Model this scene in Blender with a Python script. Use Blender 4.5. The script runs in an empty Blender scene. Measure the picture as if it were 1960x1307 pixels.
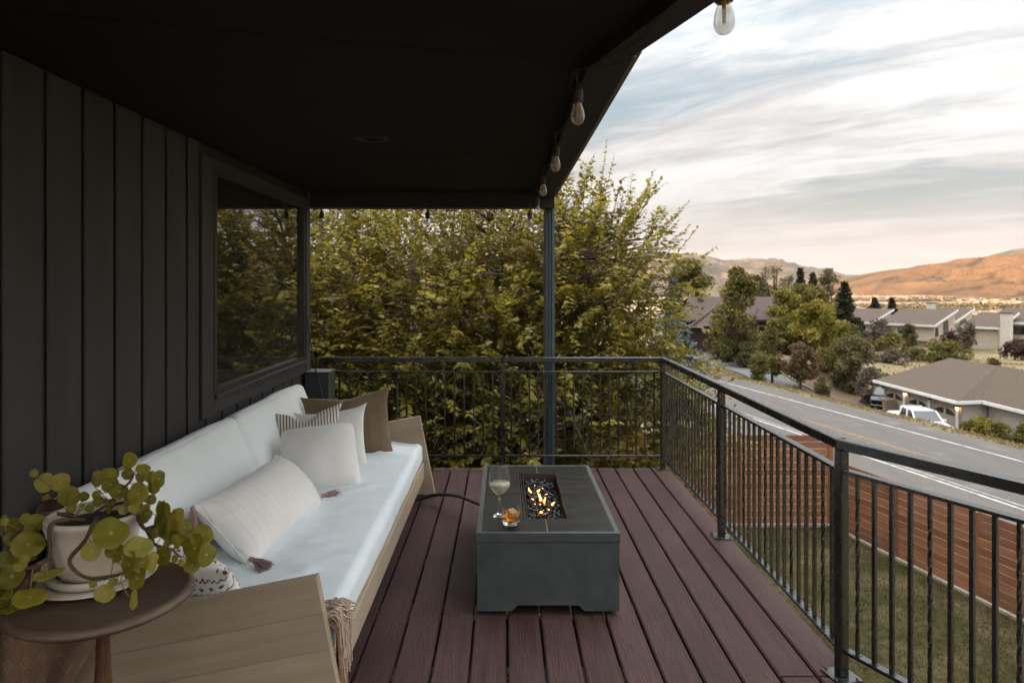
import bpy, bmesh, math, random
import numpy as np
from mathutils import Vector, Matrix, noise

random.seed(7)
rng = np.random.default_rng(7)
S = bpy.context.scene
COL = S.collection
R = math.radians
F, CX, CY, EYE = 1306.7, 965.0, 545.0, 1.49      # focal length in photo pixels, principal point, eye height


def P(u, v, d):
    """World point seen at photo pixel (u, v) at distance d in front of the camera."""
    return Vector(((u - CX) * d / F, d, EYE - (v - CY) * d / F))


# ------------------------------------------------------------------ camera
cam = bpy.data.cameras.new('camera')
cam.lens, cam.sensor_width = 24.0, 36.0
cam.shift_x, cam.shift_y = 15.0 / 1960, -108.5 / 1960
cam.clip_start, cam.clip_end = 0.05, 60000
cam.dof.use_dof = True
cam.dof.focus_distance = 3.3
cam.dof.aperture_fstop = 4.5
camo = bpy.data.objects.new('camera', cam)
camo.location = (0, 0, EYE)
camo.rotation_euler = (R(90), 0, 0)
COL.objects.link(camo)
S.camera = camo

# ------------------------------------------------------------------ world, sun, exposure
SUN_EL = 7.5
SUN_AZ = Vector((-0.97, -0.24, 0)).normalized()
w = bpy.data.worlds.new('World')
S.world = w
w.use_nodes = True
nt = w.node_tree
nt.nodes.clear()
N = nt.nodes.new
L = nt.links.new
out = N('ShaderNodeOutputWorld')
bg = N('ShaderNodeBackground')
sky = N('ShaderNodeTexSky')
sky.sky_type = 'NISHITA'
sky.sun_disc = False
sky.sun_elevation = R(SUN_EL)
sky.sun_rotation = math.atan2(SUN_AZ.x, SUN_AZ.y)
sky.altitude = 300
sky.dust_density = 1.5


def wmath(op, a, b=None, clamp=False):
    n = N('ShaderNodeMath')
    n.operation = op
    n.use_clamp = clamp
    for i, x in enumerate((a, b)):
        if x is None:
            continue
        if isinstance(x, (int, float)):
            n.inputs[i].default_value = x
        else:
            L(x, n.inputs[i])
    return n.outputs[0]


def wmix(f, a, b, mode='MIX'):
    n = N('ShaderNodeMix')
    n.data_type = 'RGBA'
    n.blend_type = mode
    if isinstance(f, (int, float)):
        n.inputs[0].default_value = f
    else:
        L(f, n.inputs[0])
    for i, x in ((6, a), (7, b)):
        if isinstance(x, tuple):
            n.inputs[i].default_value = (*x, 1)
        else:
            L(x, n.inputs[i])
    return n.outputs[2]


def wramp(x, lo, hi):
    n = N('ShaderNodeMapRange')
    n.interpolation_type = 'SMOOTHSTEP'
    L(x, n.inputs[0])
    n.inputs[1].default_value, n.inputs[2].default_value = lo, hi
    return n.outputs[0]


tc = N('ShaderNodeTexCoord')
sep = N('ShaderNodeSeparateXYZ')
L(tc.outputs['Generated'], sep.inputs[0])
zz = wmath('ADD', wmath('MAXIMUM', sep.outputs[2], 0.0), 0.22)
cmb = N('ShaderNodeCombineXYZ')
L(wmath('DIVIDE', sep.outputs[0], zz), cmb.inputs[0])
L(wmath('DIVIDE', sep.outputs[1], zz), cmb.inputs[1])


def wnoise(scale, detail, rough, dist, rot, stretch, off=(0, 0, 0)):
    m0 = N('ShaderNodeMapping')
    m0.inputs['Rotation'].default_value = (0, 0, R(rot))
    L(cmb.outputs[0], m0.inputs[0])
    m = N('ShaderNodeMapping')
    m.inputs['Scale'].default_value = stretch
    m.inputs['Location'].default_value = off
    L(m0.outputs[0], m.inputs[0])
    n = N('ShaderNodeTexNoise')
    n.inputs['Scale'].default_value = scale
    n.inputs['Detail'].default_value = detail
    n.inputs['Roughness'].default_value = rough
    n.inputs['Distortion'].default_value = dist
    L(m.outputs[0], n.inputs['Vector'])
    return n.outputs[0]


OX, OY = -8.8167, -1.6288
big = wnoise(0.75, 6, 0.52, 0.4, 30, (0.62, 1.5, 1), (OX, OY, 0))
fine = wnoise(2.0, 7, 0.60, 1.0, 34, (0.45, 2.0, 1), (OX + 4.4, OY + 5.2, 0))
tiny = wnoise(5.5, 5, 0.65, 1.4, 38, (0.5, 1.3, 1), (OX + 1.4, OY + 9.2, 0))
body = wmath('ADD', wmath('ADD', wmath('MULTIPLY', big, 0.56), wmath('MULTIPLY', fine, 0.30)), wmath('MULTIPLY', tiny, 0.14))
mask = wramp(body, 0.37, 0.53)
shade = wramp(wmath('ADD', wmath('MULTIPLY', wnoise(1.3, 6, 0.56, 0.5, 30, (0.5, 1.6, 1), (OX + 7.7, OY + 2.2, 0)), 0.58), wmath('ADD', wmath('MULTIPLY', fine, 0.24), wmath('MULTIPLY', tiny, 0.18))), 0.38, 0.60)
SKY_K = 0.10
skc = N('ShaderNodeVectorMath')
skc.operation = 'SCALE'
L(sky.outputs[0], skc.inputs[0])
skc.inputs['Scale'].default_value = SKY_K
blue = wmix(0.78, skc.outputs[0], (0.150, 0.182, 0.202))
cloud = wmix(shade, (0.255, 0.248, 0.243), (0.415, 0.410, 0.404))
col = wmix(wmath('MULTIPLY', mask, 0.95), blue, cloud)
# a thinly overcast sky is up to three times as bright overhead as near the horizon
ovc = N('ShaderNodeVectorMath')
ovc.operation = 'SCALE'
L(col, ovc.inputs[0])
zp = wmath('MAXIMUM', sep.outputs[2], 0.0)
L(wmath('ADD', wmath('MULTIPLY', wmath('MULTIPLY', zp, zp), 3.5), 0.485), ovc.inputs['Scale'])
col = ovc.outputs[0]
# air near the horizon: warm and pale, as an evening sky is
hz = wramp(sep.outputs[2], 0.17, 0.0)
col = wmix(wmath('MULTIPLY', hz, 0.80), col, (0.190, 0.178, 0.167))
L(col, bg.inputs[0])
bg.inputs[1].default_value = 1.0
L(bg.outputs[0], out.inputs[0])

sun = bpy.data.lights.new('sun', 'SUN')
sun.energy = 5.0
sun.angle = R(0.5)
sun.color = (1.0, 0.56, 0.30)
suno = bpy.data.objects.new('sun', sun)
to_sun = Vector((SUN_AZ.x * math.cos(R(SUN_EL)), SUN_AZ.y * math.cos(R(SUN_EL)), math.sin(R(SUN_EL))))
suno.rotation_euler = (-to_sun).to_track_quat('-Z', 'Y').to_euler()
COL.objects.link(suno)

S.view_settings.view_transform = 'Standard'
S.view_settings.look = 'None'
S.view_settings.exposure = 2.08
S.view_settings.gamma = 1.0
S.view_settings.use_curve_mapping = False
S.render.engine = 'CYCLES'
S.cycles.max_bounces = 7
S.cycles.diffuse_bounces = 3
S.cycles.glossy_bounces = 3
S.cycles.transmission_bounces = 8
S.cycles.transparent_max_bounces = 10
S.cycles.volume_bounces = 0
S.cycles.use_denoising = True
S.cycles.use_adaptive_sampling = True
S.cycles.adaptive_threshold = 0.025
S.cycles.sample_clamp_indirect = 6

# ------------------------------------------------------------------ helpers
W = {}


def link(o, parent=None, M=None):
    M = M or Matrix.Identity(4)
    COL.objects.link(o)
    o.matrix_basis = M
    W[o] = M
    if parent is not None:
        o.parent = parent
        o.matrix_parent_inverse = W[parent].inverted()
    return o


def tag(o, label=None, cat=None, group=None, kind=None):
    for k, v in (('label', label), ('category', cat), ('group', group), ('kind', kind)):
        if v:
            o[k] = v
    return o


def thing(name, label, cat, loc=(0, 0, 0), group=None, kind=None):
    o = bpy.data.objects.new(name, None)
    o.empty_display_size = 0.1
    link(o, None, Matrix.Translation(Vector(loc)))
    return tag(o, label, cat, group, kind)


class MB:
    """Collects polygons of one mesh."""

    def __init__(s):
        s.v, s.f, s.sm = [], [], []

    def add(s, vs, fs, smooth=False):
        n = len(s.v)
        s.v += [tuple(a) for a in vs]
        s.f += [tuple(i + n for i in f) for f in fs]
        s.sm += [smooth] * len(fs)
        return s

    def quad(s, a, b, c, d):
        return s.add([a, b, c, d], [(0, 1, 2, 3)])

    def box(s, c, size, M=None):
        x, y, z = [q / 2 for q in size]
        vs = [Vector((i * x, j * y, k * z)) for k in (-1, 1) for j in (-1, 1) for i in (-1, 1)]
        if M is not None:
            vs = [M @ q for q in vs]
        c = Vector(c)
        return s.add([c + q for q in vs],
                     [(0, 2, 3, 1), (4, 5, 7, 6), (0, 1, 5, 4), (2, 6, 7, 3), (0, 4, 6, 2), (1, 3, 7, 5)])

    def prism(s, pts, vec):
        """Extrude polygon pts along vec."""
        n = len(pts)
        a = [Vector(p) for p in pts]
        vec = Vector(vec)
        b = [p + vec for p in a]
        fs = [tuple(range(n))[::-1], tuple(range(n, 2 * n))]
        fs += [(i, (i + 1) % n, (i + 1) % n + n, i + n) for i in range(n)]
        return s.add(a + b, fs)

    def tube(s, pts, rad, n=6, cap=True, smooth=True, twist=0.0, square=False):
        pts = [Vector(p) for p in pts]
        if not hasattr(rad, '__len__'):
            rad = [rad] * len(pts)
        vs, fs = [], []
        t0 = (pts[1] - pts[0]).normalized()
        up = Vector((0, 0, 1)) if abs(t0.z) < 0.9 else Vector((1, 0, 0))
        x = t0.cross(up).normalized()
        for i, p in enumerate(pts):
            t = (pts[min(i + 1, len(pts) - 1)] - pts[max(i - 1, 0)])
            t = t.normalized() if t.length > 1e-9 else t0
            x = (x - t * x.dot(t))
            x = x.normalized() if x.length > 1e-6 else t.orthogonal().normalized()
            y = t.cross(x)
            for k in range(n):
                a = 2 * math.pi * k / n + twist * i + (math.pi / 4 if square else 0)
                vs.append(p + (x * math.cos(a) + y * math.sin(a)) * rad[i])
        m = len(pts)
        for i in range(m - 1):
            for k in range(n):
                fs.append((i * n + k, i * n + (k + 1) % n, (i + 1) * n + (k + 1) % n, (i + 1) * n + k))
        s.add(vs, fs, smooth)
        if cap:
            s.add(vs[:n][::-1], [tuple(range(n))])
            s.add(vs[-n:], [tuple(range(n))])
        return s

    def lathe(s, prof, c=(0, 0, 0), n=32, smooth=True):
        """Revolve (r, z) profile about the z axis through c."""
        c = Vector(c)
        vs, fs = [], []
        for r, z in prof:
            for k in range(n):
                a = 2 * math.pi * k / n
                vs.append(c + Vector((r * math.cos(a), r * math.sin(a), z)))
        for i in range(len(prof) - 1):
            for k in range(n):
                fs.append((i * n + k, i * n + (k + 1) % n, (i + 1) * n + (k + 1) % n, (i + 1) * n + k))
        return s.add(vs, fs, smooth)

    def mesh(s, name, mats):
        me = bpy.data.meshes.new(name)
        me.from_pydata(s.v, [], s.f)
        for m in (mats if isinstance(mats, (list, tuple)) else [mats]):
            me.materials.append(m)
        me.polygons.foreach_set('use_smooth', s.sm)
        me.update()
        return me

    def build(s, name, mats, parent=None, M=None):
        return link(bpy.data.objects.new(name, s.mesh(name, mats)), parent, M)


_bc = {}


def box(name, size, loc, mat, parent=None, rot=None, bevel=0.003, cache=True):
    """A bevelled box object; alike boxes share one mesh."""
    key = (name, tuple(round(q, 4) for q in size), round(bevel, 4), mat.name)
    me = _bc.get(key)
    if me is None:
        bm = bmesh.new()
        bmesh.ops.create_cube(bm, size=1)
        bmesh.ops.scale(bm, vec=size, verts=bm.verts)
        if bevel > 0:
            bmesh.ops.bevel(bm, geom=bm.edges[:], offset=min(bevel, min(size) * 0.45), segments=1, affect='EDGES')
        me = bpy.data.meshes.new(name)
        bm.to_mesh(me)
        bm.free()
        me.materials.append(mat)
        _bc[key] = me
    M = Matrix.Translation(Vector(loc))
    if rot is not None:
        M = M @ (rot if isinstance(rot, Matrix) else Matrix.Rotation(rot, 4, 'Z'))
    return link(bpy.data.objects.new(name, me), parent, M)


def clip_poly(pts, n, d):
    """Keep the part of 2-D polygon pts where n.p >= d."""
    o = []
    for i, a in enumerate(pts):
        b = pts[(i + 1) % len(pts)]
        da, db = n[0] * a[0] + n[1] * a[1] - d, n[0] * b[0] + n[1] * b[1] - d
        if da >= 0:
            o.append(a)
        if da * db < 0:
            t = da / (da - db)
            o.append((a[0] + (b[0] - a[0]) * t, a[1] + (b[1] - a[1]) * t))
    return o


# ------------------------------------------------------------------ materials
def nodes(name):
    m = bpy.data.materials.new(name)
    m.use_nodes = True
    t = m.node_tree
    return m, t, t.nodes['Principled BSDF'], t.nodes['Material Output']


def coords(t, stretch=(1, 1, 1), rot=(0, 0, 0), shift=True, src='Object'):
    c = t.nodes.new('ShaderNodeTexCoord')
    v = c.outputs[src]
    if shift:
        oi = t.nodes.new('ShaderNodeObjectInfo')
        k = t.nodes.new('ShaderNodeVectorMath')
        k.operation = 'MULTIPLY_ADD'
        k.inputs[0].default_value = (31, 17, 23)
        t.links.new(oi.outputs['Random'], k.inputs[1])
        t.links.new(v, k.inputs[2])
        v = k.outputs[0]
    mp = t.nodes.new('ShaderNodeMapping')
    mp.inputs['Scale'].default_value = stretch
    mp.inputs['Rotation'].default_value = rot
    t.links.new(v, mp.inputs[0])
    return mp.outputs[0]


def tnoise(t, vec, scale, detail=5, rough=0.55, dist=0.0):
    n = t.nodes.new('ShaderNodeTexNoise')
    n.inputs['Scale'].default_value = scale
    n.inputs['Detail'].default_value = detail
    n.inputs['Roughness'].default_value = rough
    n.inputs['Distortion'].default_value = dist
    t.links.new(vec, n.inputs['Vector'])
    return n.outputs[0]


def tramp(t, x, stops):
    n = t.nodes.new('ShaderNodeValToRGB')
    e = n.color_ramp.elements
    while len(e) < len(stops):
        e.new(0.5)
    for k, (p, c) in enumerate(stops):
        e[k].position = p
        e[k].color = (*c, 1) if len(c) == 3 else c
    t.links.new(x, n.inputs[0])
    return n.outputs[0]


def tmix(t, f, a, b, mode='MIX'):
    n = t.nodes.new('ShaderNodeMix')
    n.data_type = 'RGBA'
    n.blend_type = mode
    for i, x in ((0, f), (6, a), (7, b)):
        if isinstance(x, (int, float)):
            n.inputs[i].default_value = x
        elif isinstance(x, tuple):
            n.inputs[i].default_value = (*x, 1)
        else:
            t.links.new(x, n.inputs[i])
    return n.outputs[2]


def trange(t, x, a, b, c=0.0, d=1.0):
    n = t.nodes.new('ShaderNodeMapRange')
    t.links.new(x, n.inputs[0])
    for i, q in zip((1, 2, 3, 4), (a, b, c, d)):
        n.inputs[i].default_value = q
    return n.outputs[0]


def tbump(t, p, h, strength, dist=0.01, prev=None):
    b = t.nodes.new('ShaderNodeBump')
    b.inputs['Strength'].default_value = strength
    b.inputs['Distance'].default_value = dist
    t.links.new(h, b.inputs['Height'])
    if prev is not None:
        t.links.new(prev, b.inputs['Normal'])
    t.links.new(b.outputs[0], p.inputs['Normal'])
    return b.outputs[0]


def mat(name, c1, c2=None, rough=0.6, scale=6.0, stretch=(1, 1, 1), detail=5, lo=0.35, hi=0.65, bump=0.0,
        bscale=60.0, bstretch=None, bdist=0.004, metal=0.0, spec=0.5, rand=0.0, shift=True, rvar=0.0):
    m, t, p, o = nodes(name)
    p.inputs['Roughness'].default_value = rough
    p.inputs['Metallic'].default_value = metal
    p.inputs['Specular IOR Level'].default_value = spec
    v = coords(t, stretch, shift=shift)
    n = tnoise(t, v, scale, detail)
    if c2 is not None:
        c = tramp(t, n, [(lo, c1), (hi, c2)])
    else:
        c = tramp(t, n, [(0, tuple(q * 0.9 for q in c1)), (1, tuple(q * 1.1 for q in c1))])
    if rand:
        oi = t.nodes.new('ShaderNodeObjectInfo')
        k = trange(t, oi.outputs['Random'], 0, 1, 1 - rand, 1 + rand)
        c = tmix(t, 1.0, c, k, 'MULTIPLY')
    t.links.new(c, p.inputs['Base Color'])
    if rvar:
        t.links.new(trange(t, n, 0.3, 0.7, rough - rvar, rough + rvar), p.inputs['Roughness'])
    if bump:
        bv = coords(t, bstretch or stretch, shift=shift)
        tbump(t, p, tnoise(t, bv, bscale, 6, 0.6), bump, bdist)
    return m


def leaf_mat(name, cols, trans=0.35, rough=0.5, attr='rnd', spec=0.35):
    m, t, p, o = nodes(name)
    a = t.nodes.new('ShaderNodeAttribute')
    a.attribute_name = attr
    k = len(cols)
    c = tramp(t, a.outputs['Fac'], [(i / (k - 1), q) for i, q in enumerate(cols)])
    t.links.new(c, p.inputs['Base Color'])
    p.inputs['Roughness'].default_value = rough
    p.inputs['Specular IOR Level'].default_value = spec
    tr = t.nodes.new('ShaderNodeBsdfTranslucent')
    t.links.new(tmix(t, 1.0, c, (1.15, 1.05, 0.55), 'MULTIPLY'), tr.inputs[0])
    mx = t.nodes.new('ShaderNodeMixShader')
    mx.inputs[0].default_value = trans
    t.links.new(p.outputs[0], mx.inputs[1])
    t.links.new(tr.outputs[0], mx.inputs[2])
    t.links.new(mx.outputs[0], o.inputs[0])
    return m


def glass_mat(name, tint=(0.95, 0.96, 0.95), refl=1.0, dust=0.0, dustcol=(0.6, 0.5, 0.38), rough=0.0, ior=1.5):
    """Thin clear glass: see-through with a Fresnel reflection and, if asked, a little dust."""
    m, t, p, o = nodes(name)
    t.nodes.remove(p)
    tr = t.nodes.new('ShaderNodeBsdfTransparent')
    tr.inputs[0].default_value = (*tint, 1)
    gl = t.nodes.new('ShaderNodeBsdfGlossy')
    gl.inputs['Roughness'].default_value = rough
    lw = t.nodes.new('ShaderNodeLayerWeight')
    lw.inputs[0].default_value = 0.5
    pw = t.nodes.new('ShaderNodeMath')
    pw.operation = 'POWER'
    t.links.new(lw.outputs['Facing'], pw.inputs[0])
    pw.inputs[1].default_value = 4.0
    k = t.nodes.new('ShaderNodeMath')
    k.operation = 'MULTIPLY_ADD'
    k.use_clamp = True
    k.inputs[1].default_value = refl
    k.inputs[2].default_value = 0.045
    t.links.new(pw.outputs[0], k.inputs[0])
    mx = t.nodes.new('ShaderNodeMixShader')
    t.links.new(k.outputs[0], mx.inputs[0])
    t.links.new(tr.outputs[0], mx.inputs[1])
    t.links.new(gl.outputs[0], mx.inputs[2])
    last = mx.outputs[0]
    if dust:
        df = t.nodes.new('ShaderNodeBsdfDiffuse')
        df.inputs[0].default_value = (*dustcol, 1)
        n = tnoise(t, coords(t, (1, 1, 0.4)), 45, 6, 0.7)
        f = trange(t, n, 0.35, 0.75, 0.0, dust)
        m2 = t.nodes.new('ShaderNodeMixShader')
        t.links.new(f, m2.inputs[0])
        t.links.new(last, m2.inputs[1])
        t.links.new(df.outputs[0], m2.inputs[2])
        last = m2.outputs[0]
    t.links.new(last, o.inputs[0])
    return m


def wood_mat(name, c1, c2, dark, axis='y', rough=0.6, gs=1.0, bump=0.4, rand=0.08, spec=0.4, cracks=0.5):
    """Grain stretched along one axis, with thin dark checks."""
    m, t, p, o = nodes(name)
    long, cross = 1.6 * gs, 34.0 * gs
    st = {'x': (long, cross, cross), 'y': (cross, long, cross), 'z': (cross, cross, long)}[axis]
    v = coords(t, st)
    g = tnoise(t, v, 1.0, 6, 0.6, 0.3)
    f = tnoise(t, v, 4.0, 4, 0.6, 0.6)
    blot = tnoise(t, coords(t), 2.5, 3)
    c = tramp(t, g, [(0.3, c1), (0.7, c2)])
    c = tmix(t, trange(t, blot, 0.35, 0.7, 0.0, 0.35), c, dark)
    ck = trange(t, f, 0.30, 0.42, 1.0, 0.0)
    c = tmix(t, tmix(t, cracks, (0.0, 0.0, 0.0), ck), c, dark)
    oi = t.nodes.new('ShaderNodeObjectInfo')
    c = tmix(t, 1.0, c, trange(t, oi.outputs['Random'], 0, 1, 1 - rand, 1 + rand), 'MULTIPLY')
    t.links.new(c, p.inputs['Base Color'])
    t.links.new(trange(t, g, 0.3, 0.7, rough - 0.08, rough + 0.1), p.inputs['Roughness'])
    p.inputs['Specular IOR Level'].default_value = spec
    tbump(t, p, f, bump, 0.004)
    return m


def fabric_mat(name, c1, c2, weave=420.0, bump=0.25, rough=0.9, stripe=None, big=0.0):
    m, t, p, o = nodes(name)
    v = coords(t)
    n = tnoise(t, v, 5.0, 4)
    c = tramp(t, n, [(0.35, c1), (0.65, c2)])
    if stripe:
        freq, ax, scol, duty = stripe
        sp = t.nodes.new('ShaderNodeSeparateXYZ')
        cc = t.nodes.new('ShaderNodeTexCoord')
        t.links.new(cc.outputs['Object'], sp.inputs[0])
        k = t.nodes.new('ShaderNodeMath')
        k.operation = 'MULTIPLY'
        t.links.new(sp.outputs[ax], k.inputs[0])
        k.inputs[1].default_value = freq
        fr = t.nodes.new('ShaderNodeMath')
        fr.operation = 'FRACT'
        t.links.new(k.outputs[0], fr.inputs[0])
        lt = t.nodes.new('ShaderNodeMath')
        lt.operation = 'LESS_THAN'
        t.links.new(fr.outputs[0], lt.inputs[0])
        lt.inputs[1].default_value = duty
        c = tmix(t, lt.outputs[0], c, scol)
    t.links.new(c, p.inputs['Base Color'])
    p.inputs['Roughness'].default_value = rough
    p.inputs['Specular IOR Level'].default_value = 0.2
    p.inputs['Sheen Weight'].default_value = 0.25
    h = tnoise(t, v, weave, 3, 0.6)
    b = tbump(t, p, h, bump, 0.0015)
    if big:
        tbump(t, p, tnoise(t, coords(t, (1.0, 2.2, 1.0), (0, 0, R(25))), 5.0, 2, 0.5, 1.2), big, 0.04, b)
    return m


M_deck = wood_mat('deck_boards', (0.0553, 0.0290, 0.0268), (0.0938, 0.0519, 0.0474), (0.0210, 0.0110, 0.0103), 'y', 0.58, 1.5, 1.0, 0.22, 0.22, 0.75)
M_joist = mat('joist_wood', (0.05, 0.035, 0.025), (0.03, 0.022, 0.016), 0.8)
M_siding = mat('charcoal_siding', (0.0370, 0.0352, 0.0355), (0.0487, 0.0461, 0.0459), 0.62, 3.0, (3, 3, 0.5), bump=0.35, bscale=70, bstretch=(3, 3, 0.25), rand=0.05, spec=0.35)
M_groove = mat('siding_groove', (0.022, 0.020, 0.019), None, 0.8)
M_trim = mat('charcoal_trim', (0.0361, 0.0348, 0.0351), (0.0462, 0.0444, 0.0441), 0.55, 4.0, bump=0.2, rand=0.04)
M_sash = mat('dark_brown_sash', (0.0300, 0.0238, 0.0210), (0.0372, 0.0301, 0.0270), 0.5, 5.0)
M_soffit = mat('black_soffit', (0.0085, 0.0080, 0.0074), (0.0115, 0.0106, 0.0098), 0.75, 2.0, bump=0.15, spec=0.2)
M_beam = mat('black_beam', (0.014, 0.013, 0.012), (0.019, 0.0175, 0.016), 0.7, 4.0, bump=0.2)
M_gutter = mat('gutter_metal', (0.16, 0.125, 0.105), (0.21, 0.17, 0.145), 0.38, 5.0, metal=0.5)
M_iron = mat('powder_coated_iron', (0.0084, 0.0091, 0.0084), (0.0126, 0.0133, 0.0126), 0.27, 14.0, spec=0.9, rvar=0.05)
M_post = mat('slate_blue_post', (0.034, 0.047, 0.054), (0.042, 0.057, 0.064), 0.5, 5.0)
M_slate = mat('slate_panel', (0.040, 0.047, 0.049), (0.050, 0.058, 0.060), 0.6, 5.0)
M_pane = glass_mat('window_pane', (0.80, 0.80, 0.76), 2.1, 0.10, (0.4, 0.36, 0.3), 0.0, 1.5)
M_room = mat('dim_room', (0.10, 0.09, 0.08), (0.13, 0.12, 0.10), 0.9, 1.5)
M_table = mat('fire_table_metal', (0.044, 0.054, 0.054), (0.062, 0.074, 0.073), 0.45, 9.0, bump=0.2, bscale=500, spec=0.5, rvar=0.08)
M_tile = mat('stone_tile', (0.0102, 0.0099, 0.0087), (0.0162, 0.0156, 0.0138), 0.36, 7.0, (1, 3, 1), bump=0.12, bscale=260, bdist=0.0006, spec=0.16, rvar=0.08)
M_grout = mat('tile_joint', (0.17, 0.15, 0.12), None, 0.8)
M_tray = mat('burner_tray_metal', (0.10, 0.085, 0.075), (0.15, 0.13, 0.115), 0.38, 12.0, metal=0.8)
M_fglass = mat('black_fire_glass', (0.007, 0.008, 0.012), (0.016, 0.018, 0.026), 0.26, 30.0, spec=0.35)
M_pine = wood_mat('pale_sofa_wood', (0.37, 0.29, 0.20), (0.46, 0.37, 0.265), (0.25, 0.19, 0.125), 'x', 0.65, 0.7, 0.2, 0.05, 0.3, 0.35)
M_pine_y = wood_mat('pale_sofa_rail', (0.40, 0.32, 0.22), (0.50, 0.41, 0.30), (0.28, 0.21, 0.14), 'y', 0.65, 0.7, 0.2, 0.05, 0.3, 0.2)
M_white = fabric_mat('white_canvas', (0.8274, 0.8772, 0.8772), (0.8668, 0.9180, 0.9180), 500, 0.2)
M_sheet = fabric_mat('white_seat_cover', (0.7220, 0.8000, 0.8313), (0.7980, 0.8650, 0.8925), 500, 0.2, big=0.10)
M_boucle = fabric_mat('boucle_weave', (0.7844, 0.7630, 0.7245), (0.8692, 0.8502, 0.8165), 190, 0.8)
M_cream = fabric_mat('cream_linen', (0.76, 0.76, 0.70), (0.82, 0.82, 0.77), 420, 0.3)
M_lumbar = fabric_mat('stitched_cotton', (0.82, 0.80, 0.76), (0.87, 0.85, 0.82), 360, 0.35, stripe=(23.0, 0, (0.70, 0.68, 0.65), 0.05))
M_brown = fabric_mat('brown_linen', (0.165, 0.112, 0.070), (0.215, 0.150, 0.098), 380, 0.4, stripe=(15.0, 0, (0.120, 0.080, 0.050), 0.05))
M_stripe = fabric_mat('ticking_stripe', (0.66, 0.60, 0.52), (0.74, 0.68, 0.60), 420, 0.3, stripe=(55.0, 0, (0.085, 0.065, 0.055), 0.34))
M_tassel = mat('mauve_yarn', (0.33, 0.215, 0.195), (0.44, 0.30, 0.275), 0.9, 60.0)
M_fringe = mat('tan_fringe_yarn', (0.40, 0.29, 0.225), (0.52, 0.40, 0.32), 0.9, 60.0)
M_sidetable = wood_mat('old_walnut', (0.095, 0.060, 0.038), (0.170, 0.115, 0.078), (0.050, 0.028, 0.018), 'x', 0.45, 0.6, 0.3, 0.0, 0.5, 0.6)
M_turned = wood_mat('turned_walnut', (0.105, 0.047, 0.024), (0.150, 0.070, 0.036), (0.06, 0.026, 0.014), 'z', 0.32, 0.5, 0.1, 0.0, 0.6, 0.2)
M_pot = mat('cream_glaze', (0.56, 0.50, 0.40), (0.66, 0.60, 0.50), 0.28, 9.0, detail=6, spec=0.6)
M_soil = mat('dark_soil', (0.030, 0.020, 0.014), (0.06, 0.04, 0.027), 0.95, 40, bump=0.8, bscale=80)
M_stem = mat('woody_stem', (0.075, 0.038, 0.026), (0.125, 0.068, 0.045), 0.75, 60, bump=0.5, bscale=200)
M_petiole = mat('green_petiole', (0.19, 0.17, 0.045), (0.25, 0.20, 0.07), 0.5, 40)
M_cone = mat('pine_cone_scales', (0.11, 0.065, 0.045), (0.20, 0.13, 0.095), 0.8, 50)
M_rubber = mat('black_rubber', (0.012, 0.012, 0.012), None, 0.5)
M_socket = mat('socket_rubber', (0.030, 0.027, 0.025), (0.05, 0.045, 0.04), 0.7, 60)
M_bulb = glass_mat('bulb_glass', (0.93, 0.90, 0.85), 1.5, 0.55, (0.60, 0.50, 0.38))
M_fil = mat('filament', (0.55, 0.32, 0.12), None, 0.4)
M_cedar = wood_mat('cedar_boards', (0.190, 0.085, 0.042), (0.290, 0.138, 0.074), (0.095, 0.042, 0.023), 'x', 0.65, 0.45, 0.4, 0.26, 0.3, 0.55)
M_cpost = wood_mat('cedar_post', (0.19, 0.075, 0.036), (0.25, 0.108, 0.054), (0.11, 0.044, 0.024), 'z', 0.65, 0.5, 0.3, 0.1, 0.3, 0.3)
M_conc = mat('concrete', (0.20, 0.17, 0.13), (0.30, 0.26, 0.21), 0.85, 6.0, bump=0.3)
M_roof = mat('brown_shingles', (0.0578, 0.0395, 0.0264), (0.0883, 0.0618, 0.0424), 0.9, 7.0, (1, 1, 1), bump=0.3, bscale=30, bdist=0.02)
M_roof2 = mat('dark_shingles', (0.0624, 0.0416, 0.0306), (0.0918, 0.0629, 0.0459), 0.9, 3.0, bump=0.5, bscale=12, bdist=0.05)
M_roof3 = mat('plum_shingles', (0.0554, 0.0361, 0.0316), (0.0773, 0.0517, 0.0449), 0.9, 3.0, bump=0.5, bscale=12, bdist=0.05)
M_fascia = mat('white_fascia', (0.60, 0.60, 0.58), (0.68, 0.68, 0.66), 0.6, 2.0)
M_taupe = mat('taupe_stucco', (0.2160, 0.1800, 0.1480), (0.2480, 0.2080, 0.1720), 0.8, 3.0)
M_gdoor = mat('taupe_garage_door', (0.2890, 0.2465, 0.2040), (0.3230, 0.2762, 0.2295), 0.6, 3.0)
M_sidingw = mat('pale_lap_siding', (0.36, 0.33, 0.30), (0.41, 0.375, 0.34), 0.7, 3.0)
M_beige = mat('beige_stucco', (0.47, 0.40, 0.31), (0.54, 0.465, 0.37), 0.8, 2.0)
M_dwall = mat('dark_red_brown_wall', (0.050, 0.026, 0.020), (0.066, 0.035, 0.027), 0.75, 3.0)
M_dglass = mat('dark_window_glass', (0.020, 0.022, 0.024), None, 0.08, spec=0.7)
M_brick = mat('chimney_masonry', (0.50, 0.46, 0.40), (0.60, 0.56, 0.50), 0.8, 3.0)
M_redbrick = mat('red_brick', (0.20, 0.075, 0.045), None, 0.8)
M_wpaint = mat('white_car_paint', (0.74, 0.76, 0.77), None, 0.18, spec=0.6)
M_bpaint = mat('black_car_paint', (0.014, 0.014, 0.016), None, 0.14, spec=0.7)
M_chrome = mat('chrome', (0.6, 0.6, 0.6), None, 0.15, metal=1.0)
M_lens = mat('headlight_lens', (0.6, 0.6, 0.6), None, 0.1, spec=0.8)
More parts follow.
